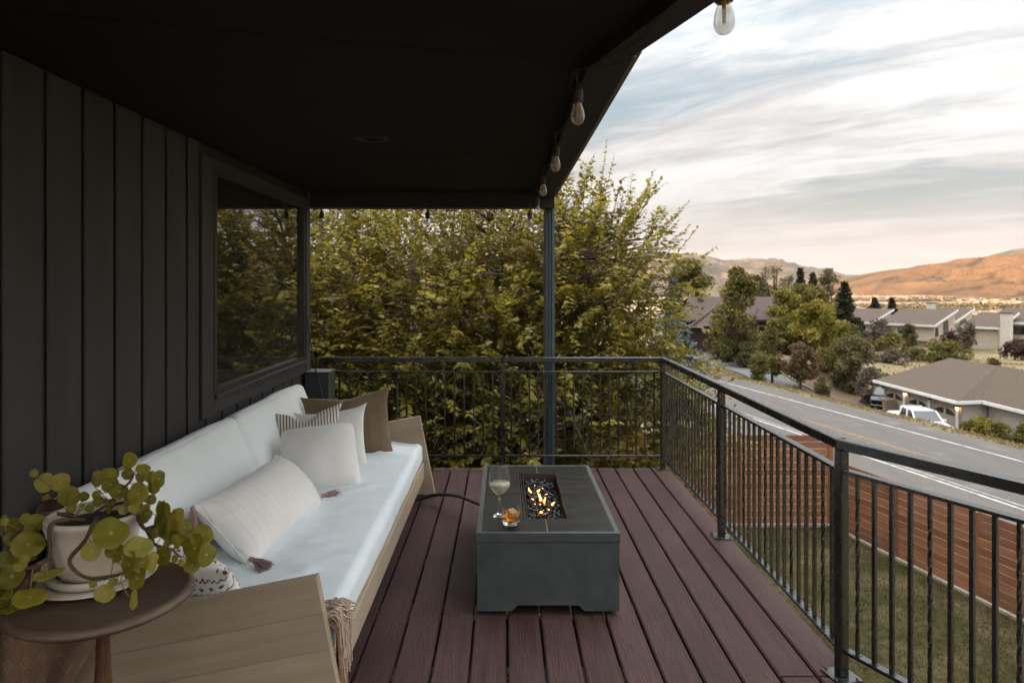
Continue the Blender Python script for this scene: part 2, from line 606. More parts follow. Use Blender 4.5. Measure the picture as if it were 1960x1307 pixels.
M_bin = mat('brown_bin_plastic', (0.16, 0.115, 0.085), (0.20, 0.15, 0.115), 0.55)
M_bark = mat('bark', (0.060, 0.043, 0.028), (0.10, 0.072, 0.048), 0.9, 12.0, (1, 1, 0.3), bump=0.8, bscale=30, bdist=0.02)
M_pale = mat('pale_bark', (0.36, 0.31, 0.25), (0.46, 0.40, 0.33), 0.8, 10.0)

# ------------------------------------------------------------------ terrain
TD = Vector((-0.212, 0.977))          # direction the road runs in
TN = Vector((0.977, 0.212))           # across it, away from the deck


def sstep(a, b, x):
    t = min(1.0, max(0.0, (x - a) / (b - a)))
    return t * t * (3 - 2 * t)


def road_pt(q, s, z):
    p = TN * q + TD * s
    return Vector((p.x, p.y, z))


YARD = -3.45


def ground_z(x, y):
    q = TN.x * x + TN.y * y
    s = TD.x * x + TD.y * y
    z = YARD + (-7.58 - YARD) * sstep(10.4, 19.0, q)
    # verge beyond the road, then the lower yard of the garages
    verge = sstep(35.4, 36.0, q) * (1 - sstep(37.0, 40.0, q))
    win = sstep(10, 22, s) * (1 - sstep(55, 66, s))
    z += 0.06 * verge
    z += -1.75 * sstep(36.6, 39.5, q) * (1 - sstep(56, 66, q)) * win
    # planted bank past the side street
    bank = sstep(41.5, 48, q) * sstep(52, 66, s)
    z += 0.9 * bank
    r = math.hypot(x, y)
    z += -2.6 * sstep(75, 118, r) * sstep(40, 60, q)
    z += -44.0 * sstep(150, 950, r)
    if r > 16:
        a = sstep(16, 40, r) * (1 - sstep(21.5, 24, q) * (1 - sstep(35.6, 36.4, q)))
        z += a * 0.16 * noise.noise(Vector((x * 0.21, y * 0.21, 0.3)))
        z += sstep(900, 2500, r) * 6 * noise.noise(Vector((x * 0.0013, y * 0.0013, 4.3)))
    # unseen ridge behind the house, added to shade deck and street from the sun
    ax = x * SUN_AZ.x + y * SUN_AZ.y
    lat = -x * SUN_AZ.y + y * SUN_AZ.x
    if ax > 200:
        z += 380 * math.exp(-((ax - 1500) / 420) ** 2) * math.exp(-(lat / 2600) ** 2)
    return z


def graded(lo, hi, step, far, n=26):
    core = list(np.arange(lo, hi + 0.01, step))
    g = [step * (1.32 ** k) for k in range(1, 80)]
    a, b = hi, lo
    up, dn = [], []
    for q in g:
        a += q
        if a < far:
            up.append(a)
    for q in g:
        b -= q
        if b > -far:
            dn.append(b)
    return dn[::-1] + core + up


xs = graded(-30, 110, 1.1, 15500)
ys = graded(-30, 140, 1.1, 15500)
gv = [(x, y, ground_z(x, y)) for y in ys for x in xs]
nx = len(xs)
gf = [(j * nx + i, j * nx + i + 1, (j + 1) * nx + i + 1, (j + 1) * nx + i) for j in range(len(ys) - 1) for i in range(nx - 1)]


def ground_material():
    m, t, p, o = nodes('dry_grass_ground')
    v = coords(t, shift=False)
    n1 = tnoise(t, v, 0.16, 6, 0.6)
    n2 = tnoise(t, v, 1.7, 6, 0.65)
    c = tramp(t, n2, [(0.30, (0.1105, 0.0833, 0.0493)), (0.50, (0.2125, 0.1658, 0.0935)), (0.70, (0.2975, 0.2422, 0.1445))])
    c = tmix(t, trange(t, n1, 0.48, 0.62, 0.0, 0.75), c, (0.075, 0.072, 0.030))
    # the valley far below: fields, orchards and streets, too far off to tell apart
    sp = t.nodes.new('ShaderNodeSeparateXYZ')
    t.links.new(v, sp.inputs[0])
    far = trange(t, sp.outputs[2], -30, -42)
    vo = t.nodes.new('ShaderNodeTexVoronoi')
    vo.inputs['Scale'].default_value = 0.012
    t.links.new(v, vo.inputs['Vector'])
    fc = tramp(t, vo.outputs['Color'], [(0.2, (0.09, 0.085, 0.055)), (0.45, (0.30, 0.235, 0.14)), (0.6, (0.16, 0.15, 0.09)), (0.8, (0.42, 0.33, 0.22))])
    n3 = tnoise(t, v, 0.02, 5, 0.7)
    fc = tmix(t, trange(t, n3, 0.52, 0.66), fc, (0.11, 0.105, 0.07))
    c = tmix(t, far, c, fc)
    t.links.new(c, p.inputs['Base Color'])
    p.inputs['Roughness'].default_value = 0.95
    p.inputs['Specular IOR Level'].default_value = 0.1
    tbump(t, p, tnoise(t, v, 6.0, 6, 0.7), 0.8, 0.08)
    return m


b = MB()
b.add(gv, gf, True)
ground = tag(b.build('ground', ground_material()), kind='structure')

# mown lawn behind the house, patchy
m, t, p, o = nodes('mown_lawn')
v = coords(t, shift=False)
c = tramp(t, tnoise(t, v, 9.0, 7, 0.7), [(0.3, (0.0289, 0.0260, 0.0093)), (0.5, (0.0506, 0.0456, 0.0159)), (0.72, (0.0903, 0.0744, 0.0325))])
c = tmix(t, trange(t, tnoise(t, v, 1.1, 6, 0.65), 0.47, 0.66, 0.0, 0.85), c, (0.150, 0.112, 0.062))
t.links.new(c, p.inputs['Base Color'])
p.inputs['Roughness'].default_value = 0.95
p.inputs['Specular IOR Level'].default_value = 0.1
tbump(t, p, tnoise(t, v, 40.0, 6, 0.75), 1.0, 0.05)
M_lawn = m
FC = Vector((6.65, 13.9))                         # fence corner
FD = Vector((0.236, -1.0)).normalized()           # the low run comes towards the camera
fe = FC + FD * 16
b = MB()
b.add([(-9, -2, YARD + .03), (fe.x, fe.y, YARD + .03), (FC.x, FC.y, YARD + .03), (-9, 13.9, YARD + .03)], [(0, 1, 2, 3)])
tag(b.build('lawn', M_lawn), kind='structure')
b = MB()
b.add([(-2.2, -2, YARD + .045), (1.75, -2, YARD + .045), (1.75, 5.9, YARD + .045), (-2.2, 5.9, YARD + .045)], [(0, 1, 2, 3)])
tag(b.build('under_deck_shade_sheet', M_soil), kind='structure')  # dark soil-coloured sheet, added so the gaps between deck boards look shaded


def scatter_cards(name, pos, dirv, nrm, size, tmpl, faces, mats, parent=None, rnd=None, smooth=False, kind=None):
    """Many copies of one small leaf outline as a single mesh (numpy)."""
    n = len(pos)
    y = dirv / np.linalg.norm(dirv, axis=1, keepdims=True)
    z = nrm - y * np.sum(nrm * y, axis=1, keepdims=True)
    ln = np.linalg.norm(z, axis=1, keepdims=True)
    z = np.where(ln > 1e-5, z / np.maximum(ln, 1e-5), np.array([[0, 0, 1.0]]))
    x = np.cross(y, z)
    T = np.array(tmpl, float)
    k = len(T)
    V = (pos[:, None, :] + size[:, None, None] * (T[None, :, 0:1] * x[:, None, :] + T[None, :, 1:2] * y[:, None, :] + T[None, :, 2:3] * z[:, None, :])).reshape(-1, 3)
    me = bpy.data.meshes.new(name)
    lens = np.array([len(f) for f in faces])
    flat = np.concatenate([np.array(f) for f in faces])
    loops = (flat[None, :] + (np.arange(n) * k)[:, None]).ravel()
    tot = np.tile(lens, n)
    st = np.concatenate([[0], np.cumsum(tot)[:-1]])
    me.vertices.add(n * k)
    me.vertices.foreach_set('co', V.ravel())
    me.loops.add(len(loops))
    me.loops.foreach_set('vertex_index', loops.astype(np.int32))
    me.polygons.add(len(tot))
    me.polygons.foreach_set('loop_start', st.astype(np.int32))
    me.update(calc_edges=True)
    if rnd is None:
        rnd = rng.random(n)
    at = me.attributes.new('rnd', 'FLOAT', 'POINT')
    at.data.foreach_set('value', np.repeat(rnd, k).astype(np.float32))
    me.materials.append(mats)
    if smooth:
        me.polygons.foreach_set('use_smooth', np.ones(len(tot), bool))
    ob = link(bpy.data.objects.new(name, me), parent)
    return tag(ob, kind=kind)


BLADE = [(-.10, 0, 0), (.10, 0, 0), (.02, 1, .12)]
# grass tufts on the lawn in view
n = 80000
gx, gy = rng.uniform(1.3, 10.5, n), rng.uniform(3.0, 13.85, n)
lim = FC.x + (FC.y - gy) * 0.236 - 0.08
k = gx < lim
gx, gy = gx[k], gy[k]
pos = np.stack([gx, gy, np.full(len(gx), YARD + .028)], 1)
dv = np.stack([rng.normal(0, .5, len(gx)), rng.normal(0, .5, len(gx)), np.ones(len(gx))], 1)
M_blade = leaf_mat('lawn_blades', [(0.0357, 0.0354, 0.0097), (0.0468, 0.0456, 0.0131), (0.0599, 0.0564, 0.0182), (0.0976, 0.0853, 0.0377)], 0.35, 0.8)
lg = scatter_cards('lawn_grass', pos, dv, rng.normal(0, 1, (len(gx), 3)), rng.uniform(.025, .060, len(gx)), BLADE, [(0, 1, 2)], M_blade, kind='stuff')
tag(lg, 'short patchy olive grass blades of the lawn below the deck', 'grass')

# ------------------------------------------------------------------ road, markings, side street
m, t, p, o = nodes('worn_asphalt')
v = coords(t, shift=False)
v2 = coords(t, (1, 0.12, 1), (0, 0, R(12.2)), False)
c = tramp(t, tnoise(t, v2, 0.9, 6, 0.6), [(0.3, (0.0690, 0.0601, 0.0530)), (0.7, (0.1021, 0.0901, 0.0799))])
c = tmix(t, trange(t, tnoise(t, v, 55.0, 4, 0.7), 0.3, 0.7, 0.0, 0.35), c, (0.072, 0.067, 0.062))
vor = t.nodes.new('ShaderNodeTexVoronoi')
vor.feature = 'DISTANCE_TO_EDGE'
vor.inputs['Scale'].default_value = 0.28
dn = t.nodes.new('ShaderNodeVectorMath')
dn.operation = 'MULTIPLY_ADD'
nn = t.nodes.new('ShaderNodeTexNoise')
nn.inputs['Scale'].default_value = 1.3
t.links.new(v, nn.inputs['Vector'])
t.links.new(nn.outputs['Color'], dn.inputs[0])
dn.inputs[1].default_value = (1.2, 1.2, 0)
t.links.new(v, dn.inputs[2])
t.links.new(dn.outputs[0], vor.inputs['Vector'])
c = tmix(t, trange(t, vor.outputs['Distance'], 0.004, 0.014, 0.7, 0.0), c, (0.07, 0.065, 0.06))
c = tmix(t, trange(t, tnoise(t, v2, 0.35, 3, 0.5, 0.4), 0.55, 0.60, 0.0, 0.45), c, (0.075, 0.070, 0.066))
c = tmix(t, trange(t, tnoise(t, v, 0.6, 6, 0.7), 0.56, 0.72, 0.0, 0.5), c, (0.20, 0.185, 0.165))
t.links.new(c, p.inputs['Base Color'])
p.inputs['Roughness'].default_value = 0.8
tbump(t, p, tnoise(t, v, 120.0, 4, 0.7), 0.3, 0.01)
M_road = m
M_drive = mat('bluish_asphalt', (0.105, 0.108, 0.112), (0.140, 0.142, 0.145), 0.85, 0.8, bump=0.3, bscale=60)
M_line = mat('white_road_paint', (0.26, 0.25, 0.24), (0.50, 0.50, 0.485), 0.7, 3.0, detail=8, lo=.36, hi=.56)
M_oline = mat('orange_road_paint', (0.1584, 0.0936, 0.0432), (0.2592, 0.1332, 0.0432), 0.7, 3.0, detail=8, lo=.36, hi=.56)
RZ = -7.50
SS = list(np.arange(-60, 181, 6.0))


def road_strip(mb, q0, q1, z, s0=-60, s1=180):
    ss = [s for s in SS if s0 <= s <= s1]
    vs = [road_pt(q, s, z) for s in ss for q in (q0, q1)]
    mb.add(vs, [(2 * i, 2 * i + 1, 2 * i + 3, 2 * i + 2) for i in range(len(ss) - 1)])


b = MB()
road_strip(b, 22.0, 35.55, RZ)
road = tag(b.build('road', M_road), kind='structure')
for q0, q1, mm, nm in ((26.02, 26.16, M_line, 'edge_line'), (26.46, 26.53, M_line, 'edge_line'), (33.08, 33.22, M_line, 'edge_line'),
                       (29.04, 29.16, M_oline, 'centre_line'), (29.26, 29.38, M_oline, 'centre_line')):
    b = MB()
    road_strip(b, q0, q1, RZ + .006)
    b.build(nm, mm, road)


def ribbon(pts, width, dz):
    vs = []
    for i, p in enumerate(pts):
        a, c = pts[max(i - 1, 0)], pts[min(i + 1, len(pts) - 1)]
        d = Vector((c[0] - a[0], c[1] - a[1])).normalized()
        nrm = Vector((d.y, -d.x))
        wd = width[i] if hasattr(width, '__len__') else width
        for k in (-.5, -.17, .17, .5):
            q = Vector(p) + nrm * wd * k
            vs.append((q.x, q.y, ground_z(q.x, q.y) + dz))
    fs = [(4 * i + k, 4 * i + k + 1, 4 * i + k + 5, 4 * i + k + 4) for i in range(len(pts) - 1) for k in range(3)]
    return vs, fs


def spline(pts, n):
    pts = [Vector(p) for p in pts]
    pts = [pts[0] * 2 - pts[1]] + pts + [pts[-1] * 2 - pts[-2]]
    o = []
    for i in range(1, len(pts) - 2):
        for k in range(n):
            t = k / n
            a, b_, c_, d = pts[i - 1:i + 3]
            o.append(0.5 * ((2 * b_) + (c_ - a) * t + (2 * a - 5 * b_ + 4 * c_ - d) * t * t + (3 * b_ - a - 3 * c_ + d) * t ** 3))
    o.append(pts[-2])
    return o


drive = spline([(21.8, 112), (23.6, 90), (25.6, 74), (27.9, 64.5), (30.4, 57), (31.6, 50), (31.0, 44)], 10)
vs, fs = ribbon([(q.x, q.y) for q in drive], 4.4, 0.10)
b = MB()
b.add(vs, fs)
tag(b.build('side_street', M_drive), kind='structure')
kerb = [(q.x + 2.5, q.y + .6) for q in drive[:30]]
b = MB()
b.tube([(x, y, ground_z(x, y) + .10) for x, y in kerb], .13, 4, smooth=False, square=True)
tag(b.build('kerb', M_conc), kind='structure')
# bark mulch bank between street and planting
M_mulch = mat('bark_mulch', (0.105, 0.066, 0.045), (0.19, 0.125, 0.085), 0.95, 14.0, bump=1.0, bscale=25, bdist=0.05)
vs, fs = ribbon([(q.x + 4.6, q.y + 1.0) for q in drive[6:36]], 4.0, 0.07)
b = MB()
b.add(vs, fs)
tag(b.build('mulch_bank', M_mulch), kind='structure')

# dry grass tufts along the verge and over the slope beyond the road
n = 26000
q = np.concatenate([rng.uniform(35.6, 37.8, 11000), rng.uniform(37.5, 88, n - 11000)])
s = np.concatenate([rng.uniform(15, 75, 11000), rng.uniform(30, 105, n - 11000)])
gx, gy = TN.x * q + TD.x * s, TN.y * q + TD.y * s
dxy = np.array([[a.x, a.y] for a in drive])
near = np.min(np.hypot(gx[:, None] - dxy[None, :, 0], gy[:, None] - dxy[None, :, 1]), axis=1)
dens = np.array([noise.noise(Vector((a * .12, c_ * .12, 1.7))) for a, c_ in zip(gx, gy)])
k = (near > 2.6) & ((dens > -0.12) | (q < 37.8))
gx, gy = gx[k], gy[k]
gz = np.array([ground_z(a, c_) for a, c_ in zip(gx, gy)]) - .01
pos = np.stack([gx, gy, gz], 1)
dv = np.stack([rng.normal(0, .35, len(gx)), rng.normal(0, .35, len(gx)), np.ones(len(gx))], 1)
M_dry = leaf_mat('dry_grass_blades', [(0.1360, 0.1040, 0.0560), (0.2160, 0.1680, 0.0920), (0.3040, 0.2400, 0.1360), (0.3680, 0.2960, 0.1760)], 0.3, 0.8)
dg = scatter_cards('dry_grass', pos, dv, rng.normal(0, 1, (len(gx), 3)), np.where(q[k] < 37.8, rng.uniform(.06, .20, len(gx)), rng.uniform(.12, .40, len(gx))),
                   [(-.22, 0, 0), (-.16, 1, .1), (0, 0, 0), (.04, .9, -.1), (.22, 0, 0), (.2, .8, .15)], [(0, 2, 1), (2, 4, 3), (2, 4, 5)], M_dry, kind='stuff')
tag(dg, 'straw coloured dry grass on the verge and slope across the road', 'grass')


# ------------------------------------------------------------------ far hills
def ridged(x, y, oct=6, s=(11.3, 4.1)):
    a, f, t_ = 1.0, 1.0, 0.0
    for k in range(oct):
        t_ += a * (1 - abs(noise.noise(Vector((x * f + s[0], y * f + s[1], k * 7.1)))))
        a *= 0.5
        f *= 2.03
    return t_


def hill_range(name, crest, depth0, depth1, dmid, mats, rough, base, n=170, m_=70, label=None):
    """crest: list of (photo column, photo row) of the skyline, standing at distance dmid."""
    us = np.linspace(crest[0][0], crest[-1][0], n)
    cr = np.interp(us, [c[0] for c in crest], [c[1] for c in crest])
    vs = []
    for j in range(m_):
        f = j / (m_ - 1)
        for i, u in enumerate(us):
            d = depth0 + (depth1 - depth0) * f
            x = (u - CX) / F * dmid * (0.72 + 0.28 * d / dmid)
            top = EYE - (cr[i] - CY) * dmid / F
            fm = (dmid - depth0) / (depth1 - depth0)
            prof = math.sin(min(1, f / fm) * math.pi / 2) ** 1.35 if f < fm else math.cos((f - fm) / (1 - fm) * math.pi / 2)
            h = top - base
            r = ridged(x / 330 + d / 900, d / 1300 - x / 1600) - 1.58
            z = base + h * prof + rough * h * r * math.sin(min(1, f / fm) * math.pi) ** 0.8 if f < fm else base + h * prof
            vs.append((x, d, z))
    fs = [(j * n + i, j * n + i + 1, (j + 1) * n + i + 1, (j + 1) * n + i) for j in range(m_ - 1) for i in range(n - 1)]
    q_ = MB()
    q_.add(vs, fs, True)
    return tag(q_.build(name, mats), label, kind='structure')


def hill_mat(name, a, b_, c_):
    m, t, p, o = nodes(name)
    v = coords(t, shift=False)
    n1 = tnoise(t, v, 0.0035, 7, 0.62)
    n2 = tnoise(t, v, 0.0042, 6, 0.6, 0.6)
    col = tramp(t, n1, [(0.32, a), (0.65, b_)])
    col = tmix(t, trange(t, n2, 0.50, 0.60, 0.0, 0.9), col, c_)  # darker scrub-toned patches, painted in for the shadows between the hill folds
    t.links.new(col, p.inputs['Base Color'])
    p.inputs['Roughness'].default_value = 0.95
    p.inputs['Specular IOR Level'].default_value = 0.05
    tbump(t, p, tnoise(t, v, 0.012, 6, 0.65), 0.9, 40)
    return m


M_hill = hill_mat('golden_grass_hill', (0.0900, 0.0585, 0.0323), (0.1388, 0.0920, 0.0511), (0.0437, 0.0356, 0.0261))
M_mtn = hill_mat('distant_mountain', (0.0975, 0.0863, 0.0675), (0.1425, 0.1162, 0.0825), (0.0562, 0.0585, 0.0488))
hill_range('hills', [(1560, 585), (1625, 550), (1665, 536), (1700, 524), (1735, 514), (1780, 509), (1820, 502), (1862, 497), (1910, 493), (1960, 487), (2050, 474), (2200, 452), (2450, 446), (2800, 470)],
           2500, 6400, 4300, M_hill, 1.1, -56, 300, 150)
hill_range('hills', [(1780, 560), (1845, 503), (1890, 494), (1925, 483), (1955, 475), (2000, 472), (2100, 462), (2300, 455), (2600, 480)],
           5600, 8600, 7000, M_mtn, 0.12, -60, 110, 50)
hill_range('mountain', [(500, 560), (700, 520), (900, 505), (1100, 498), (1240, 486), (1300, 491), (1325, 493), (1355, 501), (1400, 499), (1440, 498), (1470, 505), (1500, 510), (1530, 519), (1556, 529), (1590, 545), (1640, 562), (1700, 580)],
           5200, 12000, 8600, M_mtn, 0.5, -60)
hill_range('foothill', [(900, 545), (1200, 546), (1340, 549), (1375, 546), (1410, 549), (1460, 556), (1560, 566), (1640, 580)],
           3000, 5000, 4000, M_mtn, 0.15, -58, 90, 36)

# the town on the valley floor: roofs and tree clumps too many and too far to tell apart
b = MB()
for k in range(3600):
    d = 1000 + 2300 * random.random() ** 0.8
    x = d * random.uniform(0.46, 0.86)
    z = ground_z(x, d) - 1
    if noise.noise(Vector((x * .003, d * .003, 9.1))) < -0.12:
        continue
    sx, sy, sz = random.uniform(9, 22), random.uniform(9, 18), random.uniform(4, 7)
    b.box((x, d, z + sz / 2), (sx, sy, sz), Matrix.Rotation(random.uniform(0, 1.5), 3, 'Z'))
M_town = mat('town_buildings', (0.17, 0.135, 0.105), (0.38, 0.32, 0.265), 0.8, 0.02, detail=1, shift=False)
tag(b.build('valley_town', M_town), 'pale far off town buildings spread over the valley floor', 'town', kind='stuff')
n = 7000
d = 900 + 2500 * rng.random(n) ** 0.85
x = d * rng.uniform(0.44, 0.88, n)
dn_ = np.array([noise.noise(Vector((a * .0022, c_ * .0022, 2.2))) for a, c_ in zip(x, d)])
k = dn_ > 0.04
x, d = x[k], d[k]
pos = np.stack([x, d, np.array([ground_z(a, c_) for a, c_ in zip(x, d)])], 1)
TREELET = [(-.5, 0, 0), (.5, 0, 0), (.62, .55, .1), (.2, 1, 0), (-.3, .95, .1), (-.6, .5, 0), (0, .1, -.5), (.05, .6, -.6), (0, .1, .5), (0, .6, .6)]
far_tree = scatter_cards('valley_trees', pos, np.tile([[0, 0, 1.0]], (len(x), 1)), rng.normal(0, 1, (len(x), 3)) * [1, 1, 0] + [0, .01, 0], rng.uniform(4, 9, len(x)),
                         TREELET, [(0, 1, 2, 3, 4, 5), (6, 7, 4, 0), (6, 7, 2, 1), (8, 9, 3, 1), (8, 9, 5, 0)],
                         leaf_mat('valley_foliage', [(0.06, 0.062, 0.042), (0.09, 0.088, 0.055), (0.12, 0.11, 0.07)], 0.1, 0.9), kind='stuff')
tag(far_tree, 'dark tree clumps scattered over the valley town', 'trees')

# evening air
b = MB()
b.box((0, 0, 322), (33000, 33000, 800))
hzo = b.build('haze', None)
hm = bpy.data.materials.new('evening_air')
hm.use_nodes = True
t = hm.node_tree
t.nodes.clear()
o = t.nodes.new('ShaderNodeOutputMaterial')
pv = t.nodes.new('ShaderNodeVolumePrincipled')
pv.inputs['Color'].default_value = (0.80, 0.80, 0.82, 1)
pv.inputs['Density'].default_value = 1.3e-5
t.links.new(pv.outputs[0], o.inputs['Volume'])
hzo.data.materials.clear()
hzo.data.materials.append(hm)
tag(hzo, 'thin pale evening haze over the valley', 'haze', kind='stuff')

# ------------------------------------------------------------------ the house: wall, window, roof
WX = -1.55                      # face of the wall
WEND = 5.40                     # its far corner
ROOFZ = 2.22
house = thing('house', 'dark charcoal board sided house wall with wide window and black porch roof', 'house', (WX, 0, YARD))
b = MB()
Y0, Y1 = 3.64, 5.30             # window opening
Z0, Z1 = 0.905, 2.12
bx = WX - 0.012
for (ya, yb, za, zb) in ((-3.0, Y0, YARD, ROOFZ), (Y1, WEND, YARD, ROOFZ), (Y0, Y1, YARD, Z0), (Y0, Y1, Z1, ROOFZ)):
    b.box((bx - .08, (ya + yb) / 2, (za + zb) / 2), (.16, yb - ya, zb - za))
b.build('wall', M_groove, house)
# walls round the room behind the window
b = MB()
b.box((-4.0, WEND - .08, (YARD + 2.4) / 2), (4.6, .16, 2.4 - YARD))
b.box((-4.0, -3.08, (YARD + 2.4) / 2), (4.6, .16, 2.4 - YARD))
b.box((-6.35, 1.2, (YARD + 2.4) / 2), (.16, 8.4, 2.4 - YARD))
b.build('outer_wall', M_siding, house)
b = MB()
b.box((-4.0, 1.2, -.12), (4.5, 8.2, .10))
b.box((-4.0, 2.6, 1.1), (4.4, .10, 2.2))
b.build('room', M_room, house)
# siding boards, one by one, with a groove between
PITCH = 0.2065
yb = 2.308
k0 = math.floor((-3.0 - yb) / PITCH)
k = k0
while True:
    y0 = yb + k * PITCH + 0.012
    y1 = y0 + PITCH - 0.024
    k += 1
    if y0 > WEND - .12:
        break
    y1 = min(y1, WEND - .1)
    if y1 < 3.50:
        box('siding_board', (.012, y1 - y0, ROOFZ - .005 + .6), (WX - .006, (y0 + y1) / 2, (ROOFZ - .005 - .6) / 2), M_siding, house, bevel=.004)
    elif y0 < 3.47:
        box('siding_board', (.012, 3.47 - y0, ROOFZ - .005 + .6), (WX - .006, (y0 + 3.47) / 2, (ROOFZ - .005 - .6) / 2), M_siding, house, bevel=.004)
        y0 = 3.475
        box('siding_board', (.012, y1 - y0, .80 + .6), (WX - .006, (y0 + y1) / 2, (.80 - .6) / 2), M_siding, house, bevel=.004)
    else:
        box('siding_board', (.012, y1 - y0, .80 + .6), (WX - .006, (y0 + y1) / 2, (.80 - .6) / 2), M_siding, house, bevel=.004)
# flat trim boards about the window
box('trim_board', (.020, .135, 2.16 - .80), (WX, 3.555, (2.16 + .80) / 2), M_trim, house)
box('trim_board', (.018, 1.76, .098), (WX - .001, 4.51, .853), M_trim, house)
box('trim_board', (.018, 1.76, .045), (WX - .001, 4.51, 2.138), M_trim, house)
box('corner_board', (.026, .098, ROOFZ + .6 - .01), (WX + .002, WEND - .045, (ROOFZ - .6) / 2), M_trim, house)
box('corner_board', (.10, .022, ROOFZ + .6 - .01), (WX - .052, WEND + .013, (ROOFZ - .6) / 2), M_trim, house)
win = MB()
fw = .035
for (ya, yb_, za, zb) in ((Y0, Y0 + fw, Z0, Z1), (Y1 - fw, Y1, Z0, Z1), (Y0 + fw, Y1 - fw, Z0, Z0 + .03), (Y0 + fw, Y1 - fw, Z1 - .03, Z1)):
    win.box((WX - .020, (ya + yb_) / 2, (za + zb) / 2), (.052, yb_ - ya - .001, zb - za))
wino = win.build('window', M_sash, house)
b = MB()
b.quad((WX - .022, Y0 + fw, Z0 + .03), (WX - .022, Y1 - fw, Z0 + .03), (WX - .022, Y1 - fw, Z1 - .03), (WX - .022, Y0 + fw, Z1 - .03))
b.build('pane', M_pane, wino)
box('sill', (.060, Y1 - Y0 + .02, .028), (WX - .005, (Y0 + Y1) / 2, Z0 - .014), M_sash, wino)
# a side table with a lamp inside the room, half lost behind the reflections
box('shelf', (.35, 1.3, .04), (-1.95, 4.5, .84), M_room, house)
b = MB()
b.lathe([(.0, 0), (.05, 0), (.06, .03), (.035, .10), (.0, .11)], (-1.86, 4.02, .86), 14)
b.build('lamp_base', M_pot, house)

# roof over the porch: soffit panels, beams, fascia, gutter
BEND = Vector((.41, 2.13))
BD = Vector((.292, -.956)).normalized()      # the eave turns outward here
far_end = BEND + BD * 1.85
roofpoly = [(-6.6, 5.72), (.41, 5.72), (BEND.x, BEND.y), (far_end.x, far_end.y), (-6.6, far_end.y)]
b = MB()
b.prism([(x, y, ROOFZ + .045) for x, y in roofpoly], (0, 0, .24))
b.build('roof', M_roof2, house)
inner = [(WX - .1, 5.42), (.27, 5.42), (.27, 2.20), (.27 + .30 * 1.8, 2.20 - 1.8), (WX - .1, 2.20 - 1.8)]


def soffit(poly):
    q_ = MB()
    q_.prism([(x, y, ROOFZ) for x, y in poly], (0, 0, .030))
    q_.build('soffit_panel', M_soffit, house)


ln = Vector((-.27, .963)).normalized()       # across the soffit joints near the camera
c0 = ln.dot(Vector((.025, 2.19)))
far_p = clip_poly(inner, (ln.x, ln.y), c0 + .0025)
for a, c_ in (((0, 1), 3.8025), ):
    soffit(clip_poly(far_p, a, c_))
soffit(clip_poly(far_p, (0, -1), -3.7975))
for kk in range(2):
    s_ = clip_poly(clip_poly(inner, (-ln.x, -ln.y), -(c0 - kk * 1.22 - .0025)), (ln.x, ln.y), c0 - (kk + 1) * 1.22 + .0025)
    if len(s_) > 2:
        soffit(s_)


def beam(name, pts, z0, z1, mm):
    q_ = MB()
    q_.prism([(x, y, z0) for x, y in pts], (0, 0, z1 - z0))
    return q_.build(name, mm, house)


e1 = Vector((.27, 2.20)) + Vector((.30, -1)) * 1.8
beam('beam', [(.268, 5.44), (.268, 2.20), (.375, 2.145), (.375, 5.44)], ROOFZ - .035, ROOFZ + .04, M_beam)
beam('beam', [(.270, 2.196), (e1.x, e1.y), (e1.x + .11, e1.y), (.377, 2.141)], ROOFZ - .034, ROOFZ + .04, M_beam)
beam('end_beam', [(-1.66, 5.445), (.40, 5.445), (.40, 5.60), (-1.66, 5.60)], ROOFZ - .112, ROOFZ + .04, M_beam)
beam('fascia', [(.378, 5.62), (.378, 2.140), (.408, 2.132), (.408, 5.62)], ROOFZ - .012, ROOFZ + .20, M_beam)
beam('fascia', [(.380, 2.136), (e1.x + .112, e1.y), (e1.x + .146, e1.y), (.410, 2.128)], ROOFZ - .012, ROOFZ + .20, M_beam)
b = MB()
b.prism([(.411, 2.18, ROOFZ + .01), (.440, 2.18, ROOFZ + .012), (.452, 2.18, ROOFZ + .05), (.452, 2.18, ROOFZ + .11), (.411, 2.18, ROOFZ + .11)], (0, 3.50, 0))
b.prism([(.411, 2.18, ROOFZ - .004), (.421, 2.18, ROOFZ - .004), (.421, 2.18, ROOFZ + .009), (.411, 2.18, ROOFZ + .009)], (0, 3.50, 0))
b.build('gutter', M_gutter, house)
# recessed ceiling lamp, off
rc = P(712, 268, .722 * F / (545 - 268))
b = MB()
b.lathe([(.045, .02), (.046, -.004), (.060, -.010), (.078, -.006), (.080, .0)], (rc.x, rc.y, ROOFZ), 32)
rl = b.build('recessed_light', M_beam, house)
b = MB()
b.lathe([(.0, .012), (.025, .010), (.0445, .016)], (rc.x, rc.y, ROOFZ), 24)
b.build('lens', M_lens, rl)

